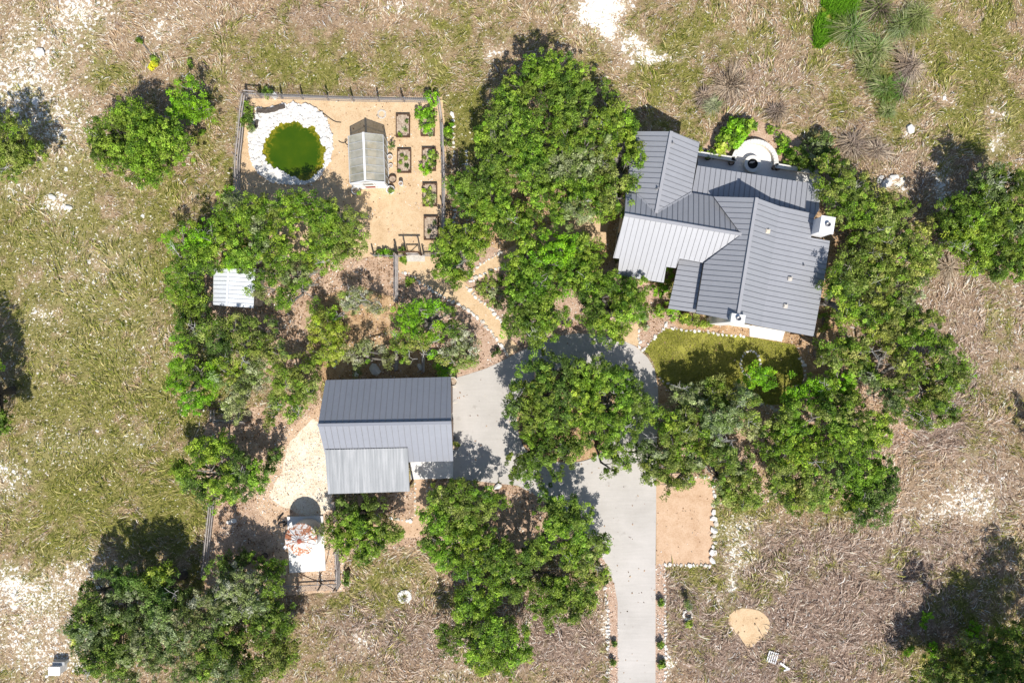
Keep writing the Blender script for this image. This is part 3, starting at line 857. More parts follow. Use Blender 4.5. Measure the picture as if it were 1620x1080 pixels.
pr = [P(a, b, .5) for a, b in [(1104, 243), (1162, 252)]] + [P(a, b, .5) for a, b in arc[::-1]] + [P(a, b, .5) for a, b in [(1227, 262), (1299, 274)]]
for i in range(len(pr) - 1): m.bar(pr[i] - Vector((0, 0, .25)), pr[i + 1] - Vector((0, 0, .25)), .26, .5)
m.build('wall_base', M['wall'], sw)
m = MB()
for i in range(len(pr) - 1): m.bar(pr[i] + Vector((0, 0, .03)), pr[i + 1] + Vector((0, 0, .03)), .36, .06)
m.build('coping', M['lime'], sw)
fp = empty('fire_pit', P(1192, 259, .3), 'round white stone fire pit with a dark bowl on the half round patio', 'fire pit')
c = P(1191, 259, .55)
m = MB(); m.lathe((c.x, c.y, .12), [(.66, 0), (.66, .42), (.40, .42), (.40, .1), (0, .1)], 32); m.build('ring', M['lime'], fp)
m = MB(); m.lathe((c.x, c.y, .12), [(.395, .40), (.36, .2), (.0, .13)], 24); m.build('bowl', M['black'], fp)
m = MB()
for k in range(3): m.tube([(c.x - .22 + k * .1, c.y + .08, .40), (c.x - .05 + k * .12, c.y + .2, .44)], [.05, .045], 6)
m.build('log', M['lime_grey'], fp)

# front terrace
slab('front_terrace', [(1118, 503), (1186, 514), (1242, 524), (1237, 540), (1186, 532), (1186, 519), (1119, 509)], .15, M['slab'], kind='structure')

# ---- garage
gar = empty('garage', P(610, 690), 'workshop building with dark grey pitched metal roof and pale corrugated lean-to roof', 'garage')
gA, gB = P(503, 672, 4.8), P(714, 668, 4.8)
gS = mkplane(gA, gB, 4.8, .585, 1); gN = mkplane(gA, gB, 4.8, .585, -1)
r = Roof()
r.slope(gN, [(503, 672), (714, 668), (713, 596), (515, 601)], .44)
r.slope(gS, [(503, 672), (714, 668), (717, 729), (645, 731), (518, 734)], .44)
r.cap(gA, gB)
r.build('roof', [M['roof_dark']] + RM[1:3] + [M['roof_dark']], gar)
lt = RP(515, 711, gS).z + .1
lA, lB = P(514, 711, lt), P(645, 708, lt)
lp = mkplane(lA, lB, lt, .13, 1)
r = Roof(); r.slope(lp, [(514, 711), (645, 708), (648, 777), (519, 781)], .2, .05, 0, .07, .035, corr=True)
r.build('lean_to_roof', [M['corr'], M['corr'], M['gutter'], M['corr']], gar)
mb = MB(); wing_wall(mb, gA, gB, 4.8, prof(4.8, .585, 2.7, 2.65), .35, .35)
mb.build('wall', M['wall'], gar)
for px_, py_ in [(524, 776), (560, 775), (600, 775), (643, 773)]:
    p = RP(px_, py_, lp); m = MB(); m.box((p.x, p.y, p.z / 2 - .03), (.14, .14, p.z - .06)); m.build('post', M['wood_dark'], gar)
# garage doors and trim on the east gable
d_ = (gB - gA).normalized()
for s_ in (-1.35, 1.35):
    q = gB - d_ * .35 + Vector((d_.y, -d_.x, 0)) * s_
    m = MB(); m.box((q.x + .03, q.y, 1.15), (.07, 2.2, 2.3))
    for k in range(3): m.box((q.x + .075, q.y, .55 + .57 * k), (.02, 2.1, .04))
    m.build('garage_door', M['wood'], gar)
window(gar, (gA.x + 3, gA.y - 2.65, 1.6), -math.pi / 2)
window(gar, (gA.x + 7.8, gA.y - 2.65 - .0, 1.6), -math.pi / 2)
slab('side_slab', [(648, 729), (717, 727), (717, 756), (650, 758)], .1, M['slab'], kind='structure')

# ---- small shed
shed = empty('shed', P(370, 465), 'small shed with a white and pale blue metal gable roof under tree branches', 'shed')
sA, sB = P(362, 425, 2.7), P(359, 484, 2.7)
sW = mkplane(sA, sB, 2.7, .38, 1); sE = mkplane(sA, sB, 2.7, .16, -1)
r = Roof()
r.slope(sW, [(362, 425), (359, 484), (337, 482), (338, 425)], .32, .06)
r.slope(sE, [(362, 425), (359, 484), (401, 487), (404, 425)], .32, .06)
r.cap(sA, sB, .16, .04)
M['shed_seam_shadow'] = mat_roof('shed_seam_shadow', (.56, .59, .64))  # seam shadow painted in here too, a step darker than the shed sheet
r.build('roof', [M['shed_roof'], M['shed_seam_shadow'], M['gutter'], M['shed_roof']], shed)
m = MB(); wing_wall(m, sA, sB, 2.7, [(-1.75, -.02), (-1.75, 2.7 - .16 * 1.75 - .1), (0, 2.6), (.95, 2.7 - .38 * .95 - .1), (.95, -.02)], .2, .2)
m.build('wall', M['wood_grey'], shed)
m = MB(); q = sB.lerp(sA, .07); m.box((q.x + .6, q.y + .0 - .02, .95), (.8, .06, 1.9)); m.build('door', M['wood_dark'], shed)

# ---- greenhouse
gh = empty('greenhouse', P(582, 250), 'translucent greenhouse with white ridge and glazed front doors in the garden yard', 'greenhouse')
hA, hB = P(575, 210, 2.5), P(578, 285, 2.5)
def mat_poly():
    m = bpy.data.materials.new('polycarbonate'); m.use_nodes = True; nt = m.node_tree; nt.nodes.clear()
    out = nt.nodes.new('ShaderNodeOutputMaterial')
    b = nt.nodes.new('ShaderNodeBsdfPrincipled'); b.inputs['Roughness'].default_value = .3
    nt.links.new(ramp(nt, noise(nt, 1.2, 4, .6), [(0.3, (.48, .47, .37)), (0.7, (.78, .77, .69))]), b.inputs['Base Color'])
    t = nt.nodes.new('ShaderNodeBsdfTransparent'); t.inputs[0].default_value = (.80, .80, .74, 1)
    mx = nt.nodes.new('ShaderNodeMixShader'); mx.inputs[0].default_value = .5
    nt.links.new(b.outputs[0], mx.inputs[1]); nt.links.new(t.outputs[0], mx.inputs[2]); nt.links.new(mx.outputs[0], out.inputs[0])
    return m
M['poly'] = mat_poly()
dh = (hB - hA).normalized(); oh = Vector((dh.y, -dh.x, 0))          # oh points west
def G(u, s_, z): return Vector((hA.x, hA.y, 0)) + dh * u + oh * s_ + Vector((0, 0, z))
GL = (hB - hA).length; GW = 1.32; EZ = 1.75
m = MB()
def quad(m, a, b, c, d): m.add([a, b, c, d], [(0, 1, 2, 3)])
quad(m, G(0, 0, 2.5), G(GL, 0, 2.5), G(GL, GW, EZ), G(0, GW, EZ)); quad(m, G(0, 0, 2.5), G(0, -GW, EZ), G(GL, -GW, EZ), G(GL, 0, 2.5))
m.build('roof_panel', M['poly'], gh)
m = MB()
for s_ in (-GW, GW): quad(m, G(0, s_, 0), G(GL, s_, 0), G(GL, s_, EZ), G(0, s_, EZ))
m.add([G(0, GW, 0), G(0, -GW, 0), G(0, -GW, EZ), G(0, 0, 2.5), G(0, GW, EZ)], [(0, 1, 2, 3, 4)])
m.add([G(GL, GW, 0), G(GL, -GW, 0), G(GL, -GW, EZ), G(GL, 0, 2.5), G(GL, GW, EZ)], [(0, 1, 2, 3, 4)])
m.build('side_panel', M['poly'], gh)
m = MB()
for k in range(7):
    u = GL * k / 6
    for s_ in (-1, 1):
        m.bar(G(u, 0, 2.52), G(u, s_ * GW, EZ + .02), .035, .03); m.bar(G(u, s_ * (GW + .01), 0), G(u, s_ * (GW + .01), EZ), .05, .05)
for s_ in (-1, 1):
    m.bar(G(0, s_ * (GW + .02), EZ), G(GL, s_ * (GW + .02), EZ), .06, .06); m.bar(G(0, s_ * (GW + .02), .04), G(GL, s_ * (GW + .02), .04), .08, .08)
m.build('frame', M['galv'], gh)
m = MB(); m.bar(G(-.02, 0, 2.56), G(GL + .02, 0, 2.56), .16, .06); m.build('ridge_cap', M['white'], gh)
# leaning glazed front: three white frames, middle one the open doorway
for k, (a, b2) in enumerate([(-1.28, -.48), (-.42, .42), (.48, 1.28)]):
    m = MB(); top_ = 1.8; u = GL + .06
    m.bar(G(u, a, .05), G(u, a, top_), .08, .06); m.bar(G(u, b2, .05), G(u, b2, top_), .08, .06)
    m.bar(G(u, a, top_), G(u, b2, top_), .06, .08); m.bar(G(u, a, .9), G(u, b2, .9), .06, .08); m.bar(G(u, a, .1), G(u, b2, .1), .06, .08)
    f = m.build('door' if k == 1 else 'front_window', M['white'], gh)
    if k != 1:
        g_ = MB(); quad(g_, G(u, a + .04, .1), G(u, b2 - .04, .1), G(u, b2 - .04, top_ - .03), G(u, a + .04, top_ - .03)); g_.build('pane', M['white'], f)
    else:
        g_ = MB(); quad(g_, G(u, a + .04, .1), G(u, b2 - .04, .1), G(u, b2 - .04, .85), G(u, a + .04, .85)); g_.build('kick_panel', M['redcap'], f)
m = MB(); m.bar(G(GL + .06, -1.3, 1.86), G(GL + .06, 0, 2.48), .07, .07); m.bar(G(GL + .06, 1.3, 1.86), G(GL + .06, 0, 2.48), .07, .07)
m.build('front_trim', M['white'], gh)
m = MB()
for s_ in (-.85, .85):
    m.box(G(GL / 2, s_, .75), (.6, GL - .5, .06), 0)
    for u in (.3, GL / 2, GL - .3):
        m.box(G(u, s_, .36), (.07, .07, .72), 0)
m.build('bench', M['wood'], gh)

# ---- water tank on its slab
slab('tank_slab', [(454, 817), (511, 816), (515, 902), (458, 906)], .15, M['slab'], kind='structure')
tank = empty('water_tank', P(486, 842), 'round corrugated water tank with a rusty white conical roof standing on a white slab', 'water tank')
tc = P(474, 855, 2.45); tc.z = 0
def mat_tankroof():
    m, nt, b, o = new_mat('rusting_tank_roof')
    n = mathn(nt, 'ADD', mathn(nt, 'MULTIPLY', noise(nt, 2.0, 3, .6, .5), .6), mathn(nt, 'MULTIPLY', noise(nt, 7, 4, .6), .4))
    nt.links.new(ramp(nt, n, [(0.40, (.80, .80, .80)), (0.49, (.74, .70, .66)), (0.525, (.46, .20, .10)), (0.66, (.30, .09, .05))]), b.inputs['Base Color'])
    b.inputs['Roughness'].default_value = .6
    return m
M['tankroof'] = mat_tankroof()
m = MB(); prof_ = [(1.14, .15)]
for k in range(22): prof_.append((1.14 + (.02 if k % 2 else -.01), .2 + k * .085))
prof_.append((1.14, 2.1))
m.lathe((tc.x, tc.y, 0), prof_, 36); m.build('tank_body', M['galv'], tank)
m = MB(); m.lathe((tc.x, tc.y, 0), [(1.24, 2.04), (1.24, 2.1), (.16, 2.5), (.16, 2.5)], 18); rf = m.build('tank_roof', M['tankroof'], tank)
m = MB()
for k in range(18):
    a = 2 * math.pi * k / 18
    m.bar((tc.x + 1.22 * math.cos(a), tc.y + 1.22 * math.sin(a), 2.125), (tc.x + .18 * math.cos(a), tc.y + .18 * math.sin(a), 2.52), .035, .05)
m.build('roof_rib', M['tankroof'], rf)
m = MB(); m.lathe((tc.x, tc.y, 2.48), [(.2, 0), (.2, .05), (.12, .11), (0, .13)], 16); m.build('cap', M['redcap'], rf)
m = MB(); a = math.radians(205); m.box((tc.x + 1.25 * math.cos(a), tc.y + 1.25 * math.sin(a), 2.08), (.5, .22, .05), a + .3); m.build('gutter_spout', M['white'], tank)

# ------------------------------------------------------------------ stones
def rock_mesh(name, sx, sy, sz, rng, sub=1, rough=.22):
    import bmesh
    bm = bmesh.new(); bmesh.ops.create_icosphere(bm, subdivisions=sub, radius=.5)
    for v in bm.verts:
        k = 1 + rough * rng.normal()
        v.co = Vector((max(-.42, min(.42, v.co.x * k)) * sx, max(-.42, min(.42, v.co.y * k)) * sy, max(-.3, min(.36, v.co.z * k)) * sz))
    me = bpy.data.meshes.new(name); bm.to_mesh(me); bm.free()
    return me
rk = np.random.default_rng(3)
ROCKS = [rock_mesh('stone', 1.15, .85, .75, rk) for _ in range(6)]
for me_ in ROCKS: me_.materials.append(M['lime'])
ROCKS_G = [rock_mesh('stone', 1.15, .85, .75, rk) for _ in range(4)]
for me_ in ROCKS_G: me_.materials.append(M['lime_grey'])
def stone(p, s, name='stone', label=None, cat='stone', group=None, meshes=ROCKS, z=None):
    o = bpy.data.objects.new(name, meshes[rk.integers(0, len(meshes))])
    o.location = (p[0], p[1], .12 * s if z is None else z); o.scale = (s, s * (.8 + .4 * rk.random()), s * .8)
    o.rotation_euler = (0, 0, rk.random() * 6.28)
    C.objects.link(o)
    return tag(o, label, cat, group)
def edging(pix, size, gap, label, group, name='edging_stone', meshes=ROCKS, jitter=.04):
    pts = [P(a, b) for a, b in pix]; n = 0; carry = 0
    for a, b in zip(pts[:-1], pts[1:]):
        L = (b - a).length; d = carry
        while d < L:
            s_ = size * (.6 + .85 * rk.random())
            q = a.lerp(b, d / L); q.x += rk.normal() * jitter; q.y += rk.normal() * jitter
            stone(q, s_, name, label, 'stone', group, ROCKS_G if rk.random() < .22 else meshes); n += 1
            d += max(gap, s_ * .86)
        carry = d - L
    return n
NST = 0
NST += edging([(629,431),(647,434),(670,451),(699,468),(724,481),(745,494),(766,512),(787,538),(803,562)], .30, .26, 'small white stone edging the lower left side of the sandy garden path', 'stones edging the lower side of the garden path')
NST += edging([(739,455),(752,468),(766,481),(780,492),(792,507),(795,520)], .34, .28, 'small white stone edging the upper right side of the sandy garden path', 'stones edging the upper side of the garden path')
NST += edging([(744,444),(760,437),(778,428),(800,420)], .32, .28, 'small white stone edging the lower side of the short branch path', 'stones below the branch path')
NST += edging([(750,424),(765,416),(780,408),(798,397)], .30, .27, 'small white stone edging the upper side of the short branch path', 'stones above the branch path')
NST += edging([(1130,800),(1129,835),(1128,893)], .50, .40, 'large white limestone block on the right edge of the sandy parking pad', 'blocks on the right edge of the parking pad', 'limestone_block', jitter=.1)
NST += edging([(1100,754),(1130,756),(1130,775),(1131,798)], .30, .36, 'white stone at the shaded upper right corner of the sandy parking pad', 'stones at the upper corner of the parking pad')
NST += edging([(1052,892),(1080,893),(1126,894)], .32, .30, 'white stone edging the bottom of the sandy parking pad', 'stones along the bottom of the parking pad')
NST += edging([(1051,900),(1052,950),(1053,1000),(1052,1080)], .26, .30, 'small white stone edging the pink gravel strip right of the driveway', 'stones right of the driveway')
NST += edging([(952,912),(958,935),(962,965),(963,1010),(961,1040),(963,1080)], .26, .30, 'small white stone edging the pink gravel strip left of the driveway', 'stones left of the driveway')
NST += edging([(718,185),(717,200),(717,230),(718,262)], .26, .34, 'small white stone in the line beside the right garden fence', 'stones beside the right garden fence')
NST += edging([(738,240),(739,262),(740,285)], .26, .34, 'small white stone in the short line under the edge of the big oak', 'stones under the edge of the big oak')
NST += edging([(720,318),(719,340),(718,352)], .26, .34, 'small white stone in the shaded line right of the lowest garden beds', 'stones right of the lowest garden beds')
NST += edging([(738,328),(739,345),(740,366)], .26, .34, 'small white stone in the shaded line farther right of the garden beds', 'stones farther right of the garden beds')
NST += edging([(1018,553),(1035,534),(1050,520),(1056,508)], .28, .28, 'cream stone edging the left end of the lawn', 'stones at the left end of the lawn')
NST += edging([(1013,548),(1010,535),(1012,522)], .28, .3, 'cream stone beside the short sandy entry path', 'stones beside the entry path')
NST += edging([(1056,519),(1080,522),(1120,526),(1184,533)], .26, .36, 'cream stone edging the top of the lawn', 'stones along the top of the lawn')
NST += edging([(1265,566),(1272,580),(1275,600)], .34, .36, 'tan stone edging the right end of the lawn', 'stones at the right end of the lawn')
NST += edging([(656,758),(656,790),(657,815)], .22, .34, 'small white stone on the left edge of the path below the garage', 'stones left of the south path')
NST += edging([(675,760),(676,790),(677,830)], .22, .40, 'small white stone on the right edge of the path below the garage', 'stones right of the south path')
NST += edging([(592,814),(610,818),(630,821),(650,822)], .28, .32, 'small white stone above the sandy strip beside the small oak', 'stones above the sandy strip')
NST += edging([(1198,635),(1215,641),(1235,652),(1255,650),(1272,645)], .34, .38, 'tan stone in the curved row under the right hand trees', 'stones under the right hand trees', meshes=ROCKS_G)
NST += edging([(1043,598),(1052,604),(1066,612),(1072,620)], .3, .34, 'reddish tan stone between lawn corner and driveway bed', 'stones at the lower lawn corner', meshes=ROCKS_G)
print('edging stones', NST)
ORD = 'first second third fourth fifth sixth seventh eighth ninth tenth eleventh twelfth thirteenth fourteenth'.split()
bl = sorted([o for o in C.objects if o.get('group') == 'blocks on the right edge of the parking pad'], key=lambda o: -o.location.y)
for k, o in enumerate(bl): o['label'] = '%s white limestone block from the top on the right edge of the sandy pad' % ORD[min(k, 13)]
# ring of stones round the small tree on the lawn
rg = 'stones in the ring on the lawn'
for k in range(20):
    a = 6.28 * k / 20; q = P(1187, 575); stone((q.x + .95 * math.cos(a) * .8, q.y + 1.0 * math.sin(a)), .27, 'ring_stone', 'white stone in the ring of stones on the lawn', 'stone', rg)
for k in range(14):
    a = 6.28 * k / 14; q = P(604, 181); stone((q.x + .30 * math.cos(a), q.y + .30 * math.sin(a)), .2, 'ring_stone', 'tiny pale stone in the ring above the greenhouse', 'stone', 'stones in the ring above the greenhouse', ROCKS_G)
for k in range(11):
    a = 6.28 * k / 11 + .2; q = P(640, 943); stone((q.x + .24 * math.cos(a), q.y + .24 * math.sin(a)), .22, 'ring_stone', 'white stone in the round fire ring in the dry field', 'stone', 'stones of the fire ring in the field', ROCKS_G)
for k in range(18):
    a = 6.28 * k / 18; q = P(640, 943); stone((q.x + .42 * math.cos(a), q.y + .40 * math.sin(a)), .36, 'ring_stone', 'white stone in the round fire ring in the dry field', 'stone', 'stones of the fire ring in the field')
for k in range(16):
    a = 6.28 * k / 16; q = P(1088, 972); stone((q.x + .34 * math.cos(a), q.y + .34 * math.sin(a)), .26, 'ring_stone', 'white stone around the young tree right of the driveway', 'stone', 'stones around the young tree')
# single boulders
for a, b, s_, l in [(65,83,.7,'smooth oval white boulder in the rocky upper left field'),(57,160,.6,'pale block of limestone in the tree shadow at the upper left'),(26,177,.5,'small white rock at the left edge of the tree shadow'),
    (1440,205,.62,'white boulder alone in the dry field above the right hand oak'),(434,152,.5,'white rock near the top left fence of the garden yard'),(593,584,.85,'long pale boulder in the deep shade behind the garage'),
    (532,573,.3,'small white rock in shade left of the long boulder'),(529,579,.3,'small white rock just below another in shade left of the long boulder'),(715,182,.42,'round white rock on the grass beside the top of the right fence'),
    (717,200,.3,'small white rock below the round one beside the right fence'),(720,305,.5,'white rock where the oak overhangs the right fence line'),(1400,290,.85,'large pale rock in the rock heap at the edge of the right hand oaks'),
    (1412,282,.7,'white rock topmost in the heap at the edge of the right hand oaks'),(1392,284,.55,'small tan rock at the left of the heap near the right hand oaks'),(787,768,.6,'white rock at the lower edge of the driveway by the shade'),(664,580,.5,'pale rock under the shrub behind the garage'),
    (775,773,.35,'small white rock beside the path corner below the driveway'),(1186,998,.0,'x'),(84,312,.55,'white rock at the left side of the outcrop in the left field'),(110,328,.5,'white rock at the lower end of the outcrop in the left field'),
    (1166,920,.0,'x'),(370,822,.5,'white rock near the shade in the tank yard'),(362,826,.35,'small white rock left of another in the tank yard')]:
    if s_ > 0: stone(P(a, b), s_ * 1.25, 'boulder', l, 'rock')

# ------------------------------------------------------------------ pond
def ringpts(cx, cy, rx, ry, n, wobble, seed):
    o = []
    for k in range(n):
        a = 2 * math.pi * k / n
        f = 1 + wobble * (float(vnoise(np.array([math.cos(a) * 2.2 + 5]), np.array([math.sin(a) * 2.2 + 5]), seed)[0]) - .5) * 2
        o.append(P(cx + rx * f * math.cos(a), cy - ry * f * math.sin(a)))
    return o
POND = [(505,214),(512,228),(520,238),(514,243),(515,258),(508,272),(493,285),(478,287),(455,279),(438,268),(424,263),(417,252),(413,235),(417,222),(426,211),(440,196),(455,191),(470,191),(478,198),(490,200),(498,197)]
wpts = smoothpoly([P(a, b) for a, b in POND], 2)
me = bpy.data.meshes.new('pond_water'); me.from_pydata([(p[0], p[1], .05) for p in wpts], [], [tuple(range(len(wpts)))]); me.update()
if me.polygons[0].normal.z < 0: me.flip_normals()
def mat_pond():
    m, nt, b, o = new_mat('pond_water')
    g = nt.nodes.new('ShaderNodeNewGeometry'); mp = nt.nodes.new('ShaderNodeVectorMath'); mp.operation = 'DISTANCE'
    c = P(466, 240); nt.links.new(g.outputs['Position'], mp.inputs[0]); mp.inputs[1].default_value = (c.x, c.y, .05)
    n = noise(nt, 2.6, 5, .65, .6); n2 = noise(nt, .5, 3, .5)
    d = mathn(nt, 'ADD', mathn(nt, 'MULTIPLY', mp.outputs['Value'], .42), mathn(nt, 'MULTIPLY', mathn(nt, 'SUBTRACT', n, .5), .75))
    deep = ramp(nt, n2, [(0.3, (.028, .075, .002)), (0.55, (.048, .095, .002)), (.7, (.075, .115, .003))])
    algae = ramp(nt, noise(nt, 8, 4, .7), [(0.32, (.06, .07, .005)), (0.5, (.20, .19, .01)), (0.66, (.40, .34, .035))])
    mr = nt.nodes.new('ShaderNodeMapRange'); mr.inputs[1].default_value = .80; mr.inputs[2].default_value = .98; nt.links.new(d, mr.inputs[0])
    nt.links.new(mixc(nt, deep, algae, mr.outputs[0]), b.inputs['Base Color'])
    b.inputs['Roughness'].default_value = .12; b.inputs['Specular IOR Level'].default_value = .35
    bump(nt, b, noise(nt, 5, 3, .5), .08, .02)
    return m
M['pond'] = mat_pond()
tag(link('pond_water', me, M['pond']), kind='structure')
# white rock rim: a band of loose broken limestone that nobody could count
outer = [(527,232),(524,250),(512,272),(498,286),(480,293),(455,291),(428,288),(410,276),(400,262),(395,247),(394,232),(392,218),(398,205),(404,195),(404,180),(409,171),(425,174),(440,167),(468,164),(492,168),(508,178),(520,196),(526,214)]
op = smoothpoly([P(a, b) for a, b in outer], 2)
vs = []; qs = []; cc = []; nb = 0
rim = np.random.default_rng(8)
opx = [(p.x, p.y) for p in op]; wpx = [(p.x, p.y) for p in wpts]
sheet('rock_bed', outer, M['lime'], 6, .05, 1)
x0 = min(p[0] for p in opx); x1 = max(p[0] for p in opx); y0 = min(p[1] for p in opx); y1 = max(p[1] for p in opx)
cand = np.stack([x0 + (x1 - x0) * rim.random(5200), y0 + (y1 - y0) * rim.random(5200)], 1)
ok = inpoly(cand[:, 0], cand[:, 1], opx) & ~inpoly(cand[:, 0], cand[:, 1], [(p[0] * .985 + P(466, 240).x * .015, p[1] * .985 + P(466, 240).y * .015) for p in wpx])
m = MB()
RV = []
for me_ in [rock_mesh('r', 1.2, .9, .6, rim, 1, .2) for _ in range(5)]:
    RV.append(([tuple(v.co) for v in me_.vertices], [tuple(p.vertices) for p in me_.polygons])); bpy.data.meshes.remove(me_)
for q in cand[ok][:1500]:
    V, F = RV[rim.integers(0, 5)]; s_ = .11 + .38 * rim.random() ** 1.8; a = rim.random() * 6.28; ca, sa = math.cos(a) * s_, math.sin(a) * s_
    z = .04 + .12 * rim.random()
    m.add([(q[0] + x * ca - y * sa, q[1] + x * sa + y * ca, z + zz * s_) for x, y, zz in V], F)
o = m.build('rock_rim', M['lime']); tag(o, 'band of loose broken white limestone round the green garden pond', 'rocks', kind='stuff')

# ------------------------------------------------------------------ raised garden beds
rb_ = np.random.default_rng(21)
def small_cloud(px, py, rpx, h, pal, parent, name='plant', n=None, size=.075, per=30, z0=.3):
    c = P(px, py, h); r = rpx * S
    n = n or max(2, int(16 * r * r * 3.1))
    a = rb_.random(n) * 6.28; q = np.sqrt(rb_.random(n)) * r
    pc = np.stack([c.x + q * np.cos(a), c.y + q * np.sin(a), z0 + (h - z0) * np.sqrt(np.clip(1 - (q / (r * 1.15)) ** 2, 0, 1)) * (.7 + .4 * rb_.random(n))], 1)
    return cloud_obj(name, [leaf_cloud(pc, .12 + .1 * rb_.random(n), per, size, pick(pal, n, rb_), rng=rb_)], M['leaf'], parent)
def garden_bed(x0, y0, x1, y1, label, plants, frame='wood_dark', rot=0.0):
    c = P((x0 + x1) / 2, (y0 + y1) / 2); w_ = (x1 - x0) * S; d = (y1 - y0) * S
    t = empty('garden_bed', c, label, 'garden bed', 'raised beds in the garden yard')
    m = MB(); k = .07; hh = .3
    m.box((c.x - w_ / 2 + k / 2, c.y, hh / 2), (k, d, hh)); m.box((c.x + w_ / 2 - k / 2, c.y, hh / 2), (k, d, hh))
    m.box((c.x, c.y - d / 2 + k / 2, hh / 2), (w_ - 2 * k, k, hh)); m.box((c.x, c.y + d / 2 - k / 2, hh / 2), (w_ - 2 * k, k, hh))
    for sx in (-1, 1):
        for sy in (-1, 1): m.box((c.x + sx * (w_ / 2 - .14), c.y + sy * (d / 2 - .14), hh / 2 + .02), (.1, .1, hh + .04))
    m.build('frame', M[frame], t)
    m = MB(); m.box((c.x, c.y, .12), (w_ - 2 * k, d - 2 * k, .24)); m.build('soil', M['soil'], t)
    for a, b, r_, h, pal in plants: small_cloud(a, b, r_, h, pal, t)
    return t
garden_bed(627, 182, 649, 218, 'raised bed of dry weeds with a green patch, upper left of the six', [(633, 211, 4, .4, 'bright'), (641, 192, 3, .4, 'oak'), (640, 206, 3, .32, 'pale')])
garden_bed(666, 176, 688, 216, 'raised bed overflowing with a bright green leafy bush, upper right of the beds', [(666, 179, 11, .9, 'vivid'), (677, 183, 13, .9, 'vivid'), (673, 197, 10, .7, 'vivid'), (684, 190, 8, .8, 'bright'), (680, 208, 6, .4, 'grey')])
garden_bed(629, 237, 651, 274, 'raised bed of nearly bare soil with sparse seedlings', [(636, 246, 1.3, .34, 'olive'), (643, 250, 1.3, .34, 'olive'), (634, 256, 1.2, .34, 'olive'), (643, 262, 1.3, .34, 'grey'), (632, 270, 1.3, .4, 'dark')])
garden_bed(668, 235, 690, 271, 'raised bed with two dense green plants at right and lower left', [(684, 244, 8, .7, 'bright'), (685, 256, 7, .6, 'oak'), (672, 266, 9, .6, 'vivid'), (672, 250, 4, .4, 'olive'), (681, 266, 5, .5, 'bright')])
garden_bed(669, 291, 692, 327, 'raised bed filled with pale yellow green vegetables', [(676, 300, 6, .5, 'yellow'), (684, 308, 7, .5, 'pale'), (676, 316, 7, .5, 'yellow'), (684, 322, 5, .5, 'pale')])
garden_bed(671, 343, 694, 380, 'raised bed of bare grey brown soil, lowest by the garden gate', [(678, 366, 1.5, .4, 'olive'), (688, 352, 1.3, .34, 'grey')])

def shrub(name, label, pts, pal='oak', h=.8, cat='shrub', size=.085, group=None, per=34, stem=True):
    c = P(pts[0][0], pts[0][1])
    t = empty(name, c, label, cat, group)
    n0 = len(t.children)
    parts = []
    for p in pts:
        a, b, r_ = p[:3]; pl = p[3] if len(p) > 3 else pal
        cc_ = P(a, b, h * .6); r = r_ * S; n = max(5, int(15 * r * r * 3.1))
        an = rb_.random(n) * 6.28; q = np.sqrt(rb_.random(n)) * r
        nz_ = .75 + .5 * rb_.random(n)
        pc = np.stack([cc_.x + q * np.cos(an), cc_.y + q * np.sin(an), .12 + (h - .12) * np.sqrt(np.clip(1 - (q / (r * 1.1)) ** 2, 0, 1)) * nz_], 1)
        parts.append(leaf_cloud(pc, .13 + .13 * rb_.random(n), per, size, pick(pl, n, rb_), rng=rb_))
    cloud_obj('foliage', parts, M['leaf'], t)
    if stem:
        m = MB()
        for p in pts:
            q = P(p[0], p[1], h * .6)
            for k in range(3): m.tube([(c.x + rb_.normal() * .05, c.y + rb_.normal() * .05, 0), (q.x + rb_.normal() * .12, q.y + rb_.normal() * .12, h * .55)], [.03, .012], 5)
        m.build('stem', M['bark'], t)
    return t

# ornamental grasses: fountains of long blades
def blades(base, n, length, spread, cols, rng, width=.035, droop=.5, lean=(0, 0)):
    """three-sided strips: two segments per blade"""
    a = rng.random(n) * 6.283; L = length * (.6 + .55 * rng.random(n)); sp = spread * (.25 + .85 * rng.random(n))
    dx = np.cos(a) * sp + lean[0]; dy = np.sin(a) * sp + lean[1]
    b0 = np.asarray(base)[None, :] + np.stack([rng.normal(size=n) * .06, rng.normal(size=n) * .06, np.zeros(n)], 1)
    up = np.sqrt(np.clip(1 - np.minimum(sp, .95) ** 2, .05, 1))
    p1 = b0 + np.stack([dx * L * .5, dy * L * .5, up * L * .62], 1)
    p2 = b0 + np.stack([dx * L * 1.05, dy * L * 1.05, np.maximum(up * L * (1 - droop), .04)], 1)
    t = np.stack([-np.sin(a), np.cos(a), np.zeros(n)], 1) * width
    v = np.stack([b0 - t * .6, b0 + t * .6, p1 + t, p1 - t, p2 + t * .25, p2 - t * .25], 1).reshape(-1, 3)
    i = np.arange(n)[:, None] * 6
    q = np.concatenate([i + np.array([[0, 1, 2, 3]]), i + np.array([[3, 2, 4, 5]])], 0)
    return v, q, np.repeat(cols, 6, 0)
GP = {'straw': [(.50, .40, .29), (.40, .31, .22), (.58, .49, .38)], 'bluegreen': [(.26, .31, .10), (.42, .43, .22), (.15, .20, .05), (.58, .54, .38)], 'green': [(.12, .24, .04), (.20, .30, .09), (.30, .36, .18)],
      'brown': [(.26, .20, .16), (.36, .29, .24), (.18, .14, .10), (.45, .38, .32)], 'yucca': [(.33, .36, .20), (.42, .44, .28), (.24, .30, .13)]}
gr_ = np.random.default_rng(31)
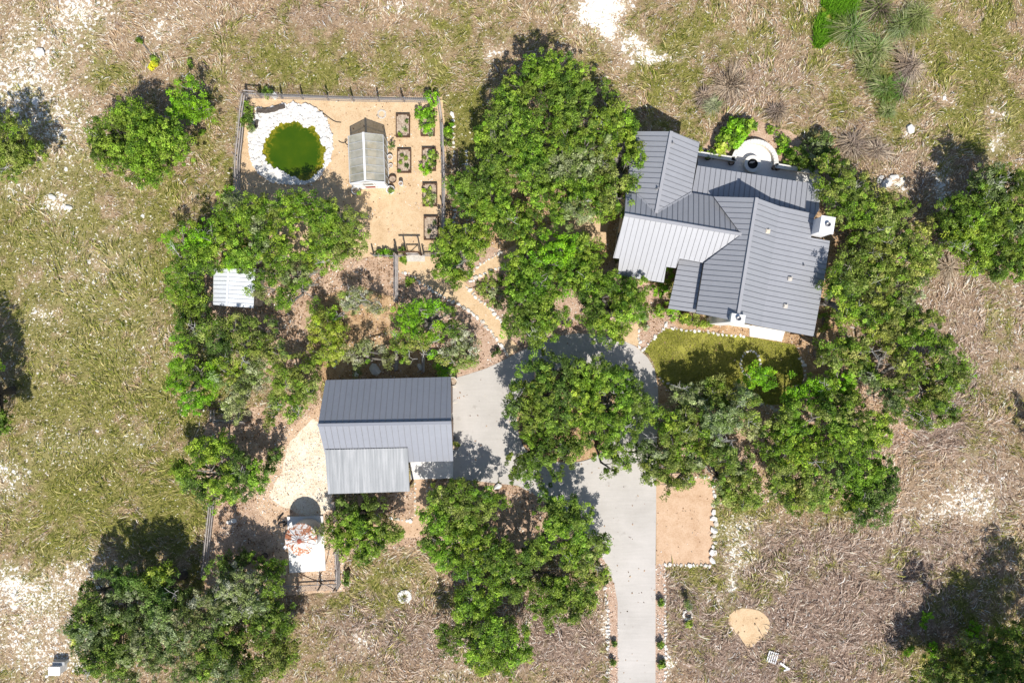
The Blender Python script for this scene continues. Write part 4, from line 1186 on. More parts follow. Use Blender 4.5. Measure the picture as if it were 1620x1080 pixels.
def clump(px, py, rpx, label, pals, h=1.1, n=420, name='ornamental_grass', cat='grass clump', group=None):
    rpx *= 1.15; n = int(n * 1.7); r = rpx * S; parts = []
    c = P(px, py)
    for k in range(n // 60):
        a = np.array([GP[pals[gr_.integers(0, len(pals))]][gr_.integers(0, 3)]]); 
        cols = np.repeat(a, 60, 0) * (1 + .25 * gr_.normal(size=(60, 1)))
        an = gr_.random() * 6.28; q = r * .28 * gr_.random()
        parts.append(blades((c.x + q * math.cos(an), c.y + q * math.sin(an), 0), 60, r * 1.05, .85, np.clip(cols, .02, .9), gr_, .019, .3 + .4 * gr_.random(), (gr_.normal() * .3, gr_.normal() * .3)))
    o = cloud_obj(name, parts, M['blade'])
    return tag(o, label, cat, group)
for px_, py_, r_, l, pl, h in [
    (1340,52,26,'round blue green ornamental grass clump beside the bright green patch at the top','bluegreen green',1.2),
    (1385,18,26,'grey green ornamental grass clump near the top edge right of the green patch','bluegreen brown',1.1),
    (1445,30,26,'blue green ornamental grass clump with pale tips, farthest right of the top row','bluegreen',1.1),
    (1418,48,20,'dark green ornamental grass clump below the grey green ones at the top','green bluegreen',1.0),
    (1378,85,26,'dark green ornamental grass clump in the middle of the planted row','green bluegreen',1.0),
    (1368,112,20,'greyish ornamental grass clump below the dark middle clump','bluegreen',.9),
    (1392,142,22,'green ornamental grass clump low in the planted row','green bluegreen',.9),
    (1433,107,26,'round dry brown grass clump with dark stems, alone right of the row','brown straw',1.2),
    (1423,145,18,'small brown grass clump below the round brown one','brown green',.8),
    (1400,178,14,'small pale green grass clump at the foot of the planted row','bluegreen green',.7),
    (1127,170,15,'pale spiky yucca like plant above the house garden','yucca',.9),
    (1150,140,24,'wispy dry grass clump above the house garden','brown straw',.9),
    (1112,155,14,'small wispy tuft left of the spiky plant above the house','straw brown',.6),
    (1345,232,22,'wispy dry brown bush of grass above the right hand oaks','brown straw',.9),
    (1382,240,18,'wispy grey brown grass clump left of the rock heap','brown straw',.8),
    (1228,178,16,'dry tuft on the slope above the green back bed','straw brown',.6)]:
    clump(px_, py_, r_, l, pl.split(), h, 480 if r_ > 17 else 300)

# bright green patch of soft grass at the top
sheet('green_patch', [(1300,-30),(1360,-30),(1355,15),(1340,28),(1320,55),(1296,78),(1286,72),(1288,45),(1298,20)], M['lawn'], 3, .3)

shrub('garden_shrub', 'big leafy bright green shrub beside the half round patio', [(1162,207,20,'vivid'),(1183,200,13,'bright'),(1150,220,16,'bright'),(1140,235,10,'yellow'),(1166,224,9,'vivid')], 'vivid', 1.1, size=.14)
shrub('ground_cover', 'low light green creeping plant right of the half round patio', [(1236,226,12,'bright'),(1244,240,12,'vivid'),(1222,206,9,'bright'),(1250,252,11,'oak')], 'bright', .35)
shrub('garden_shrub', 'dark green shrub row along the wall right of the patio', [(1262,252,18,'oak'),(1285,240,20,'grey'),(1300,225,18,'grey'),(1310,250,18,'oak'),(1290,262,14,'dark')], 'oak', 1.3)
shrub('garden_shrub', 'small yellow green plants at the wall left of the patio', [(1108,235,7,'yellow'),(1125,243,8,'bright'),(1140,243,8,'yellow')], 'yellow', .5)
shrub('garden_shrub', 'bright green shrub in the top right corner of the garden yard', [(684,157,11,'vivid'),(678,150,7,'bright')], 'vivid', 1.0)
shrub('garden_shrub', 'green shrub outside the middle of the right garden fence', [(710,204,9,'vivid'),(712,218,8,'oak'),(706,228,6,'olive')], 'vivid', .8)
shrub('garden_shrub', 'dark green plants along the left side of the pond', [(391,182,9,'oak'),(396,190,8,'dark'),(388,195,8,'olive'),(400,203,6,'grey'),(392,170,7,'oak')], 'oak', .8)
shrub('garden_shrub', 'round dark green shrub at the top left fence of the garden yard', [(426,150,8,'oak'),(422,144,5,'dark')], 'oak', .7)
shrub('garden_shrub', 'reddish brown branching plant beside the right wall of the greenhouse', [(620,233,5,'dark')], 'dark', .7, per=14)
shrub('garden_shrub', 'bright green shrub in the gap by the front steps of the house', [(1056,432,8,'vivid'),(1052,450,10,'bright'),(1045,458,12,'vivid'),(1062,470,6,'oak')], 'vivid', 1.0)
shrub('garden_shrub', 'bright green shrub below the entry porch roof', [(1048,490,12,'bright'),(1062,496,12,'vivid'),(1040,497,7,'bright')], 'bright', .8)
shrub('garden_shrub', 'golden green shrub row in the bed above the lawn', [(1082,500,10,'yellow'),(1096,505,9,'olive'),(1110,512,8,'yellow'),(1085,510,7,'olive'),(1122,514,6,'olive')], 'olive', .5)
shrub('garden_shrub', 'grey blue spiky shrub in the gravel bed near the entry path', [(1015,502,9,'sage'),(1020,515,6,'sage')], 'sage', .6)
shrub('garden_shrub', 'yellow flowering shrub below the young tree right of the driveway', [(1090,985,5,'flower'),(1094,981,4,'flower')] if 'flower' in PAL else [(1090,985,6,'yellow')], 'yellow', .5)
PAL['flower'] = [(.62, .58, .02), (.5, .5, .03), (.3, .36, .03)]
shrub('flowering_shrub', 'small bright yellow flowering plant in the upper left dry field', [(241,105,5,'flower'),(246,101,3,'flower')], 'flower', .4)
shrub('field_weed', 'small dark green weed in the dry field right of the yellow plant', [(302,102,6,'oak')], 'oak', .4)
shrub('field_weed', 'small green weed in the field above the yellow plant', [(222,65,4,'oak'),(245,93,4,'bright')], 'oak', .35)
shrub('field_weed', 'small green weed close to the oak left of the garden yard', [(322,212,5,'bright')], 'bright', .35)
for px_, py_, l in [(1045,950,'small round green shrub uppermost in the gravel strip right of the driveway'),(1045,1016,'small round green shrub in the middle of the gravel strip right of the driveway'),(1046,1048,'small round green shrub lowest in the gravel strip right of the driveway')]:
    shrub('border_shrub', l, [(px_, py_, 4.5, 'oak'), (px_, py_ + 3, 3.5, 'bright')], 'oak', .5, group='small shrubs in the right gravel strip')
for px_, py_, l in [(957,918,'tiny shrub at the top of the gravel strip left of the driveway'),(970,1017,'tiny shrub in the middle of the gravel strip left of the driveway'),(968,1047,'tiny shrub low in the gravel strip left of the driveway')]:
    shrub('border_shrub', l, [(px_, py_, 4, 'oak')], 'oak', .4, group='tiny shrubs in the left gravel strip')
shrub('garden_shrub', 'small dark shrub in the gravel at the lower end of the garden path', [(783,558,7,'dark')], 'dark', .6)
shrub('garden_shrub', 'dark leafy shrub against the fence behind the tank yard corner', [(550,940-28,7,'dark'),(549,918,5,'oak')], 'dark', .6)
shrub('garden_shrub', 'low green plants along the bottom fence of the garden yard left of the gate', [(598,401,5,'bright'),(610,400,6,'vivid'),(620,402,4,'oak'),(636,395,4,'oak')], 'bright', .4)
shrub('garden_shrub', 'yellow green weeds just outside the garden gate', [(640,408,6,'bright')], 'bright', .3)
shrub('garden_shrub', 'low sage and green perennials in the triangle between the two sandy paths', [(765,455,12,'olive'),(778,442,12,'olive'),(785,465,12,'pale'),(775,475,9,'olive'),(790,480,9,'grey'),(793,445,8,'oak')], 'olive', .35, per=20)
shrub('garden_shrub', 'small green plant in shade between the grey fence and garden path', [(648,446,6,'bright')], 'bright', .4)
shrub('garden_shrub', 'leafy golden brown groundcover along the right eave of the house', [(1302,500,9,'olive'),(1300,520,8,'yellow'),(1310,490,8,'olive'),(1308,512,8,'olive')], 'olive', .4, per=20)

# ------------------------------------------------------------------ fences
def fence(label, pix, h=1.25, step=2.3, lean=0.0, rails=3, wire=True, mat='wood', parentcat='fence', post=.13, name='fence'):
    pts = [P(a, b) for a, b in pix]
    t = empty(name, pts[0], label, 'fence')
    for a, b in zip(pts[:-1], pts[1:]):
        L = (b - a).length; n = max(1, round(L / step))
        for k in range(n + (1 if b is pts[-1] else 0)):
            q = a.lerp(b, k / n)
            m = MB(); l1 = rb_.normal() * .05; l2 = rb_.normal() * .05
            m.tube([(q.x, q.y, -.05), (q.x + l1, q.y + l2, h + .12 + .15 * rb_.random())], [post * .62, post * .5], 7)
            m.build('post', M[mat], t)
        d = (b - a).normalized(); nn = Vector((-d.y, d.x, 0)) * (post * .6)
        for k in range(rails):
            z = h * (1 - k / rails) - .02 if rails > 1 else .3
            m = MB(); m.bar((a.x + nn.x, a.y + nn.y, z), (b.x + nn.x, b.y + nn.y, z + rb_.normal() * .02), .06, .11)
            m.build('rail', M['wood_grey'], t)
        if wire:
            m = MB()
            u = 0
            while u < L:
                q = a + d * u; m.bar((q.x - nn.x, q.y - nn.y, .02), (q.x - nn.x, q.y - nn.y, h - .05), .012, .012); u += .16
            z = .1
            while z < h: m.bar((a.x - nn.x, a.y - nn.y, z), (b.x - nn.x, b.y - nn.y, z), .012, .012); z += .16
            m.build('wire_mesh', M['steel'], t)
    return t
fence('weathered wood and wire fence along the top of the garden yard', [(414,155),(480,157),(560,160),(640,161),(684,162)], 1.25, 1.85, rails=1)
fence('corner bay of grey rails at the top left of the garden yard', [(392,154),(413,155)], 1.25, 1.2, rails=2)
fence('weathered fence down the left side of the garden yard beside the pond', [(392,156),(388,182),(384,225),(381,250),(380,272),(382,320)], 1.25, 2.0)
fence('grey rail fence down the right side of the garden yard', [(695,163),(700,200),(702,250),(703,290),(703,330),(702,372)], 1.2, 2.4)
fence('low fence along the bottom of the garden yard left of the gate', [(592,404),(610,405),(627,405),(640,405)], 1.0, 1.5, rails=1)
fence('low fence right of the garden gate partly under a small oak', [(671,404),(700,404)], 1.0, 1.5, rails=1)
fence('pale grey rail fence running down from the garden gate corner', [(629,405),(629,440),(629,478)], 1.5, 1.9, post=.16)
fence('broken fence corner left of the oak beside the garage', [(342,646),(342,664),(356,664)], 1.15, 1.2, rails=2)
fence('dark rail fence section in shade above the round oak', [(356,664),(374,665),(396,667)], 1.15, 2.0)
fence('leaning fence down the left side of the tank yard', [(340,790),(338,812),(334,850),(331,880),(328,905)], 1.2, 2.0)
fence('fence along the bottom of the tank yard', [(440,925),(472,926),(508,924),(536,923)], 1.2, 1.9, rails=1)
fence('fence down the right side of the tank yard', [(535,865),(537,895),(538,924)], 1.2, 1.6)
fence('short fence piece between lean-to roof and small oak', [(531,788),(532,806),(533,822)], 1.1, 1.3, rails=2)
fence('wire fence in deep shade behind the garage', [(629,552),(629,585)], 1.2, 1.7)
fence('short stake fence in shade right of the wire fence behind the garage', [(671,560),(671,588)], 1.0, 1.4, rails=2)
# garden gate under its timber arch
ga = empty('garden_gate', P(655, 405), 'dark timber arch with a gate at the bottom of the garden yard', 'gate')
a, b = P(644, 404), P(667, 404)
for q in (a, b):
    m = MB(); m.box((q.x, q.y, 1.05), (.1, .1, 2.1)); m.build('post', M['wood_dark'], ga)
m = MB(); m.bar((a.x - .35, a.y, 2.15), (b.x + .2, b.y, 2.15), .1, .1); m.build('beam', M['wood_dark'], ga)
m = MB(); m.bar(((a.x + b.x) / 2 - .3, a.y + .1, 2.1), ((a.x + b.x) / 2, a.y + .13, 2.02), .04, .05); m.bar(((a.x + b.x) / 2 + .3, a.y + .1, 2.1), ((a.x + b.x) / 2, a.y + .13, 2.02), .04, .05); m.build('bracket', M['wood_dark'], ga)
m = MB()
for z in (.15, 1.15): m.bar((a.x + .12, a.y + .02, z), (b.x - .12, a.y + .02, z), .06, .1)
m.bar((a.x + .12, a.y + .02, .1), (a.x + .12, a.y + .02, 1.2), .08, .06); m.bar((b.x - .12, a.y + .02, .1), (b.x - .12, a.y + .02, 1.2), .08, .06)
g_ = m.build('gate', M['wood_grey'], ga)
m = MB(); m.bar((a.x + .14, a.y + .02, .2), (b.x - .14, a.y + .02, 1.1), .04, .05); m.build('brace', M['wood_grey'], g_)
m = MB(); m.box(((a.x + b.x) / 2, a.y - .25, .06), (1.7, .5, .1)); tag(m.build('stone_step', M['lime_grey']), 'long pale stone step in front of the garden gate', 'step')

# ------------------------------------------------------------------ pots and small things
def pot(px, py, r, label, mat, plant=None, h=.5, group=None):
    c = P(px, py); t = empty('planter', c, label, 'planter', group)
    m = MB(); m.lathe((c.x, c.y, 0), [(r * .72, 0), (r, h), (r * 1.06, h), (r * 1.06, h + .05), (r * .86, h + .05), (r * .84, h - .06)], 22); m.build('pot', M[mat], t)
    m = MB(); m.lathe((c.x, c.y, 0), [(r * .85, h - .04), (0, h - .03)], 18); m.build('soil', M['soil'], t)
    if plant: small_cloud(px, py, r / S * .9, h + .35, plant, t, size=.06, z0=h)
    return t
pot(717, 603, .36, 'round stone planter at the upper right corner of the garage', 'lime_grey', None, .45)
pot(721, 704, .36, 'round planter with yellow green plant by the garage doors', 'lime_grey', 'yellow', .45)
pot(564, 303, .0 + .3, 'white planter with green plant at the lower left of the greenhouse', 'white', 'bright', .35)
pot(568, 290, .24, 'small white planter touching the left front of the greenhouse', 'white', None, .3)
pot(619, 302, .32, 'white planter with green plant at the lower right of the greenhouse', 'white', 'bright', .35)
pot(618, 250, .2, 'upper white bucket beside the right wall of the greenhouse', 'white', None, .3)
pot(619, 263, .15, 'small white bucket lower beside the right wall of the greenhouse', 'white', None, .2)
pot(622, 285, .3, 'dark brown tub at the right front of the greenhouse', 'wood_dark', None, .3)
pot(636, 293, .16, 'slim white post shaped urn standing on the sand right of the greenhouse', 'white', None, .6)
for px_, py_, l in [(1118, 251, 'long dark planter with a green plant at the left end of the patio'), (1155, 259, 'dark oval planter on the patio left of the fire pit'), (1228, 268, 'larger dark red pot at the right end of the curved wall'), (1222, 267, 'smaller dark red pot beside the larger one at the curved wall')]:
    pot(px_, py_, .22 if px_ < 1200 else .17, l, 'black' if px_ < 1200 else 'wood_dark', 'olive' if px_ == 1118 else None, .35)
# white cabinet at the lower left
c = P(98, 1052); t = empty('utility_cabinet', c, 'white metal utility cabinet in the field at the lower left corner', 'cabinet')
m = MB(); m.box((c.x, c.y, .4), (.85, .6, .8)); m.build('body', M['white'], t)
m = MB(); m.box((c.x - .04, c.y - .04, .84), (.92, .68, .08)); m.build('lid', M['white'], t)
m = MB(); m.box((c.x + .12, c.y + .42, .3), (.95, .24, .6)); m.build('back_box', M['galv'], t)
m = MB(); m.bar((c.x - .3, c.y - .31, .4), (c.x - .3, c.y - .31, .6), .03, .03); m.build('handle', M['steel'], t)
# pallet and a post lying in the dry grass
c = P(1221, 1038); t = empty('pallet', c, 'white slatted pallet lying in the dry grass at the lower right', 'pallet')
a = math.radians(-17); d = Vector((math.cos(a), math.sin(a), 0)); n_ = Vector((-d.y, d.x, 0))
m = MB()
for k in range(-1, 2): m.bar(c + n_ * k * .38 - d * .36 + Vector((0, 0, .06)), c + n_ * k * .38 + d * .36 + Vector((0, 0, .06)), .08, .1)
m.build('bearer', M['wood_grey'], t)
for k in range(5):
    m = MB(); q = c + d * (-.34 + .17 * k); m.bar(q - n_ * .45 + Vector((0, 0, .13)), q + n_ * .45 + Vector((0, 0, .13)), .09, .03); m.build('slat', M['white'], t)
a, b = P(1233, 1047), P(1248, 1057)
m = MB(); m.bar((a.x, a.y, .1), (b.x, b.y, .1), .16, .14); m.bar((a.x + .3, a.y - .1, .12), (a.x + .3, a.y + .38, .2), .04, .04); m.bar((b.x - .1, b.y, .1), (b.x - .45, b.y - .1, .1), .1, .1)
tag(m.build('fallen_post', M['white']), 'white post lying on the ground next to the pallet', 'post')
# garden hose coils, posts and other oddments
def hose(label, pix, r=.02, mat='black', name='hose', z=.03):
    pts = smoothpoly([P(a, b) for a, b in pix], 3, False)
    m = MB(); m.tube([(p.x, p.y, z) for p in pts], [r] * len(pts), 5)
    return tag(m.build(name, M[mat]), label, 'hose')
hose('thin black hose curling on the sand between pond and greenhouse', [(536,223),(540,226),(546,226),(550,221),(546,220),(546,226),(550,230),(554,229),(550,233)], .035)
hose('dark hose lying along the upper right rim of the pond', [(505,174),(520,186),(530,193),(540,194)], .035)
hose('brown hose running across the gravel right and below the tank slab', [(522,858),(519,880),(512,900),(504,912),(505,922),(520,926),(533,934)], .03, 'wood_dark')
hose('brown hose running from the lower edge of the tank slab', [(474,906),(488,913),(500,918),(514,918)], .03, 'wood_dark')
c = P(424, 176); t = empty('pond_waterfall', c, 'dark rock spillway at the upper left of the pond', 'spillway')
m = MB()
for a, b in zip([(408,176),(420,178),(432,176),(444,172)], [(420,178),(432,176),(444,172),(452,170)]):
    p, q = P(*a), P(*b); m.bar((p.x, p.y, .2), (q.x, q.y, .18), .3, .3)
m.build('rock_lip', M['bark_dark'], t)
m = MB(); p, q = P(405, 205), P(409, 192); m.bar((p.x, p.y, .18), (q.x, q.y, .2), .2, .25); m.build('side_rock', M['bark_dark'], t)
# scrap pile left of the tank
t = empty('scrap_pile', P(447, 825), 'small pile of dark metal scrap on the gravel left of the water tank', 'scrap')
m = MB()
for a, b in [((440,828),(452,824)),((444,816),(449,812)),((448,832),(455,826)),((440,822),(446,815))]:
    p, q = P(*a), P(*b); m.bar((p.x, p.y, .08), (q.x, q.y, .14), .08, .08)
m.build('bar', M['black'], t)

# ------------------------------------------------------------------ trees
G1 = 'trees around the house and yard'
tree('oak_tree', 'live oak at the left edge of the photo, lit crown below its own dark shadow', [(15,222,34),(42,238,26),(8,256,30),(-30,235,45)], 'oak', 4.6, pal2='olive')
tree('oak_tree', 'wide live oak in the upper left field, left of the garden yard', [(180,212,34),(215,190,32),(245,210,34),(205,238,40),(250,245,34),(275,225,28),(235,268,26),(172,240,24)], 'oak', 4.8, dead=.5, pal2='bright')
tree('young_tree', 'spiky bright green young tree joined to the upper left oak', [(300,160,28),(318,178,18),(285,180,18),(302,140,14)], 'vivid', 3.6, dead=0, size=.09)
tree('oak_tree', 'live oak mostly outside the left edge, casting a tall dark shadow on the field', [(-50,600,36),(-55,660,42),(-10,575,14,'vivid'),(-12,665,24),(5,672,16),(-50,560,34),(-25,630,22,'dark')], 'oak', 5.4)
# big oaks in the middle top
tree('oak_tree', 'topmost lobe of the big oak group at top centre, above the others', [(852,118,28),(880,112,26),(820,140,28),(860,150,38),(910,135,28),(945,150,26),(905,175,32),(800,165,18),(960,180,24)], 'oak', 5.6, dead=.1, pal2='bright')
tree('oak_tree', 'big vivid green oak at the left of the top centre group', [(800,190,32),(775,215,26),(790,245,32),(830,220,36),(770,255,18),(840,255,34),(800,275,22),(850,280,26)], 'bright', 5.2, dead=.15, pal2='oak')
tree('oak_tree', 'yellowish green oak crown close to the upper left corner of the house', [(975,190,26),(992,208,18),(955,210,28),(1000,262,26),(985,285,30),(960,255,26),(1008,290,18),(975,320,26),(945,295,26),(1002,235,16)], 'bright', 5.0, dead=.3, pal2='olive')
tree('oak_tree', 'pale green oak crown in the very centre of the top group', [(890,220,34),(925,235,28),(880,260,32),(915,275,32),(890,300,28),(850,310,24),(925,315,26),(895,335,26),(935,335,20)], 'bright', 5.3, dead=.3, pal2='pale')
tree('oak_tree', 'oak beside the lower end of the right garden fence', [(725,298,24),(755,292,26),(782,312,26),(745,320,22),(790,340,28),(770,350,22),(820,345,24),(845,350,18),(805,360,20)], 'oak', 4.2, dead=.4, pal2='bright')
tree('small_oak', 'small bright oak right of the garden gate between two paths', [(715,380,24),(745,375,24),(765,385,16),(700,400,18),(735,400,24),(705,425,20),(730,425,20),(722,442,16)], 'bright', 3.6, dead=.1)
# centre group above the driveway
tree('oak_tree', 'vivid oak left half of the group between garden path and driveway', [(835,405,26),(815,440,26),(850,440,30),(830,475,32),(815,510,24),(850,510,32),(845,535,16),(875,490,28),(825,385,16)], 'bright', 4.8, dead=.15, pal2='oak')
tree('oak_tree', 'bright oak upper middle of the group left of the house front', [(885,395,28),(915,390,24),(865,415,24),(935,405,20),(905,425,28),(885,450,26),(930,440,26),(955,460,22)], 'bright', 4.6, dead=.15, pal2='vivid')
tree('oak_tree', 'oak with mid green crown overhanging the top of the driveway loop', [(945,470,26),(975,460,28),(1005,460,20),(940,495,26),(970,495,28),(995,490,22),(955,520,24),(975,525,16),(1012,475,16)], 'bright', 5.8, dead=.3, pal2='oak')
# island
tree('oak_tree', 'large dark green oak on the left of the driveway island', [(845,595,28),(880,585,26),(830,630,28),(868,625,32),(840,655,26),(880,655,28),(905,610,26),(812,645,16),(912,585,18)], 'oak', 4.9, dead=.35, pal2='dark')
tree('oak_tree', 'large oak on the right of the driveway island, crown over the drive', [(945,590,28),(975,600,28),(1000,625,24),(935,625,30),(970,640,32),(1010,650,20),(945,670,30),(990,680,24),(915,650,26),(1018,635,12),(965,700,16)], 'bright', 4.9, dead=.35, pal2='oak')
tree('small_oak', 'small oak at the lower left of the driveway island', [(850,690,24),(880,700,26),(900,715,20),(865,715,18),(915,700,18),(840,675,18)], 'oak', 3.2, dead=.2, pal2='bright')
tree('small_oak', 'sparse airy oak leaning over the concrete below the island', [(812,728,16),(835,745,18),(862,735,18),(875,750,14),(858,760,12),(808,752,12),(845,722,16),(880,728,12)], 'oak', 3.6, dead=.3, gap=.12, dens=.9, at=(848,712))
tree('small_oak', 'sparse oak branches reaching over the drive at the lower right of the island', [(950,725,14),(965,740,14),(980,712,16),(1000,715,14),(990,735,10),(965,708,12)], 'oak', 3.6, dead=.3, gap=.10, dens=.9, at=(946,700))
# lower middle group
tree('oak_tree', 'bright oak just below the garage corner at the bottom centre group', [(700,790,26),(730,780,26),(690,820,24),(720,815,28),(755,800,28),(745,830,20),(780,790,20)], 'bright', 4.4, dead=.3, pal2='olive')
tree('oak_tree', 'oak on the left of the bottom centre group beside the dry field', [(685,850,24),(715,860,30),(745,870,28),(700,885,20),(765,850,22),(740,895,22),(775,880,22)], 'bright', 4.6, dead=.2, pal2='oak')
tree('oak_tree', 'bright compact oak at the upper right of the bottom group, beside the driveway', [(870,815,26),(895,810,24),(920,815,22),(880,845,26),(905,835,22),(870,865,14),(865,795,14)], 'bright', 4.8, dead=.1, pal2='oak')
tree('oak_tree', 'oak whose olive crown reaches farthest right over the driveway edge', [(930,865,24),(950,880,18),(915,885,26),(940,900,22),(955,860,12),(900,870,18),(955,900,10)], 'olive', 4.4, dead=.5, pal2='bright', gap=.05)
tree('oak_tree', 'dark green oak in the middle of the bottom group', [(820,885,28),(790,905,26),(850,905,28),(880,900,24),(815,925,24),(845,870,22),(795,870,18),(870,930,24)], 'oak', 4.8, dead=.3, pal2='bright')
tree('oak_tree', 'low oak at the right foot of the bottom group next to the dry grass', [(900,935,24),(925,935,22),(905,960,22),(880,955,20),(870,975,16),(930,955,16),(850,960,14)], 'oak', 4.0, dead=.1, pal2='bright')
tree('oak_tree', 'bright oak lobe standing between the middle and the lowest oak', [(745,945,22),(760,960,20),(735,965,16),(775,945,18),(730,940,12)], 'bright', 4.0, dead=0)
tree('oak_tree', 'lowest oak of the bottom group with a flat bright bottom edge', [(720,1010,22),(750,1020,28),(785,1020,30),(815,1020,24),(760,1045,22),(800,1048,20),(790,995,24),(820,1000,20),(735,1000,20),(700,995,12),(830,1030,12)], 'bright', 4.2, dead=.2, pal2='oak')
tree('small_oak', 'small flat crowned oak between water tank and bottom group', [(530,838,20),(560,832,24),(590,835,24),(618,838,20),(565,862,24),(595,858,22),(545,858,16),(578,880,12),(630,845,10)], 'bright', 3.4, dead=.1, pal2='olive')
tree('small_oak', 'dark small oak in front of the lean-to roof of the garage', [(545,800,16),(570,795,16),(595,800,14),(560,815,14),(585,815,12)], 'dark', 2.6, dead=0)
# lower left group
tree('oak_tree', 'dark oak at the upper left of the lower left wood', [(160,930,28),(190,915,28),(215,935,26),(175,955,26),(145,955,20),(205,960,24),(235,920,18)], 'dark', 5.0, dead=.3, pal2='grey')
tree('oak_tree', 'oak with yellow green sprays at the top of the lower left wood', [(250,910,18,'yellow'),(265,900,12,'yellow'),(240,935,22),(270,925,22),(255,955,22),(285,945,20)], 'dark', 5.0, dead=.2)
tree('oak_tree', 'grey green oak at the left edge of the lower left wood', [(135,985,24),(165,985,28),(140,1010,22),(170,1015,28),(200,1000,28),(155,1040,24),(185,1045,26),(125,1000,12,'yellow'),(200,1075,24)], 'grey', 5.0, dead=.6, pal2='oak')
tree('oak_tree', 'pale oak in the middle of the lower left wood', [(235,985,30),(265,980,28),(240,1015,28),(275,1010,28),(300,975,24),(215,1030,20),(250,1045,24),(290,1035,22)], 'grey', 5.4, dead=.8, pal2='pale')
tree('oak_tree', 'greyest oak with bare twigs near the tank yard in the lower left wood', [(345,930,28),(375,920,26),(360,955,28),(390,950,26),(330,960,22),(400,925,20),(415,950,18),(345,900,18,'oak')], 'grey', 5.2, dead=1.0, pal2='sage')
tree('oak_tree', 'leafy oak at the right edge of the lower left wood', [(435,925,16),(430,960,24),(445,985,22),(420,1000,26),(450,1020,24),(435,1045,26),(460,1045,14)], 'olive', 5.0, dead=.4, pal2='oak')
tree('oak_tree', 'oak at the bottom edge in the middle of the lower left wood', [(330,1000,28),(365,1000,30),(345,1035,28),(380,1035,28),(395,1010,24),(320,1060,24),(360,1070,24),(400,1065,24),(290,1070,16)], 'oak', 5.2, dead=.6, pal2='grey')
tree('small_oak', 'small dark leafed tree in shade below the mulch of the tank yard', [(370,890,18),(395,880,14),(425,895,18),(440,900,12)], 'dark', 3.4, dead=.2, pal2='bright')
tree('oak_tree', 'round vivid oak left of the gravel beside the garage', [(320,715,24),(350,710,24),(300,745,26),(335,745,30),(370,735,26),(395,745,22),(310,775,22),(345,775,26),(380,770,24),(410,760,16),(285,740,14)], 'bright', 4.4, dead=.2, pal2='dark')
tree('small_oak', 'small dark sapling at the right edge of the round vivid oak', [(432,725,11),(440,715,8),(425,738,10)], 'dark', 2.6, dead=0)
# left middle wood
tree('cedar_elm', 'elm beside the bottom of the pond in the left wood', [(465,322,20),(488,322,22),(445,330,22),(475,345,26),(505,345,24),(530,350,20),(520,332,14)], 'bright', 5.0, dead=.2, pal2='olive', size=.09)
tree('cedar_elm', 'green elm at the right end of the left wood touching the sandy yard', [(550,350,20),(565,370,18),(535,380,24),(560,392,18),(510,385,24),(530,405,22),(500,410,22)], 'bright', 4.6, dead=.2, pal2='olive', size=.09)
tree('cedar_elm', 'pale elm at the upper left of the left wood', [(370,330,22),(395,335,26),(420,330,20),(380,360,28),(410,365,26),(355,350,18),(440,370,22),(365,310,12,'vivid')], 'bright', 4.8, dead=.2, pal2='pale', size=.09)
tree('cedar_elm', 'bright elm left of the white shed roof', [(290,380,24),(320,385,28),(350,385,26),(300,415,26),(335,410,24),(285,405,16),(305,440,20),(280,440,20),(275,465,16),(300,470,18)], 'bright', 4.6, dead=.2, pal2='vivid', size=.09)
tree('cedar_elm', 'elm overhanging the top edge of the white shed roof', [(375,405,24),(405,405,24),(430,400,22),(385,420,16),(420,430,24),(455,405,20),(350,415,16)], 'bright', 4.8, dead=.5, pal2='grey', size=.09)
tree('cedar_elm', 'pale yellow green elm right of the white shed', [(420,455,22),(450,445,24),(440,470,18),(475,435,24),(480,460,20),(505,450,20),(460,480,14),(500,430,18)], 'pale', 4.4, dead=.5, pal2='bright', size=.09)
tree('cedar_elm', 'dark elm column below left of the shed', [(290,500,18),(310,490,16),(300,520,22),(330,510,18),(285,530,16,'vivid'),(325,530,16),(318,465,14,'dark')], 'oak', 4.2, dead=.3, size=.09)
tree('cedar_elm', 'olive elm below the shed with many grey twigs', [(345,530,24),(370,520,22),(395,525,22),(360,555,26),(390,550,24),(415,545,20),(420,520,18),(440,560,18)], 'olive', 4.6, dead=1.2, pal2='dark', size=.09)
tree('cedar_elm', 'vivid elm at the left bottom of the left wood', [(295,560,24),(315,580,26),(290,600,22),(320,610,26),(305,635,20),(335,595,18,'oak'),(285,575,14)], 'vivid', 4.0, dead=.1, pal2='bright', size=.09)
tree('cedar_elm', 'yellowish half bare elm in the bottom middle of the left wood', [(360,590,24),(385,600,22),(365,625,22),(395,625,24),(415,590,20),(380,650,18),(410,650,16)], 'pale', 4.4, dead=1.3, pal2='yellow', gap=.06, size=.09)
tree('cedar_elm', 'elm touching the left end of the garage roof', [(450,585,20),(475,580,22),(490,600,18),(455,610,24),(480,625,22),(440,635,20),(465,650,16),(495,620,12),(430,665,12)], 'olive', 4.4, dead=.6, pal2='bright', size=.09)
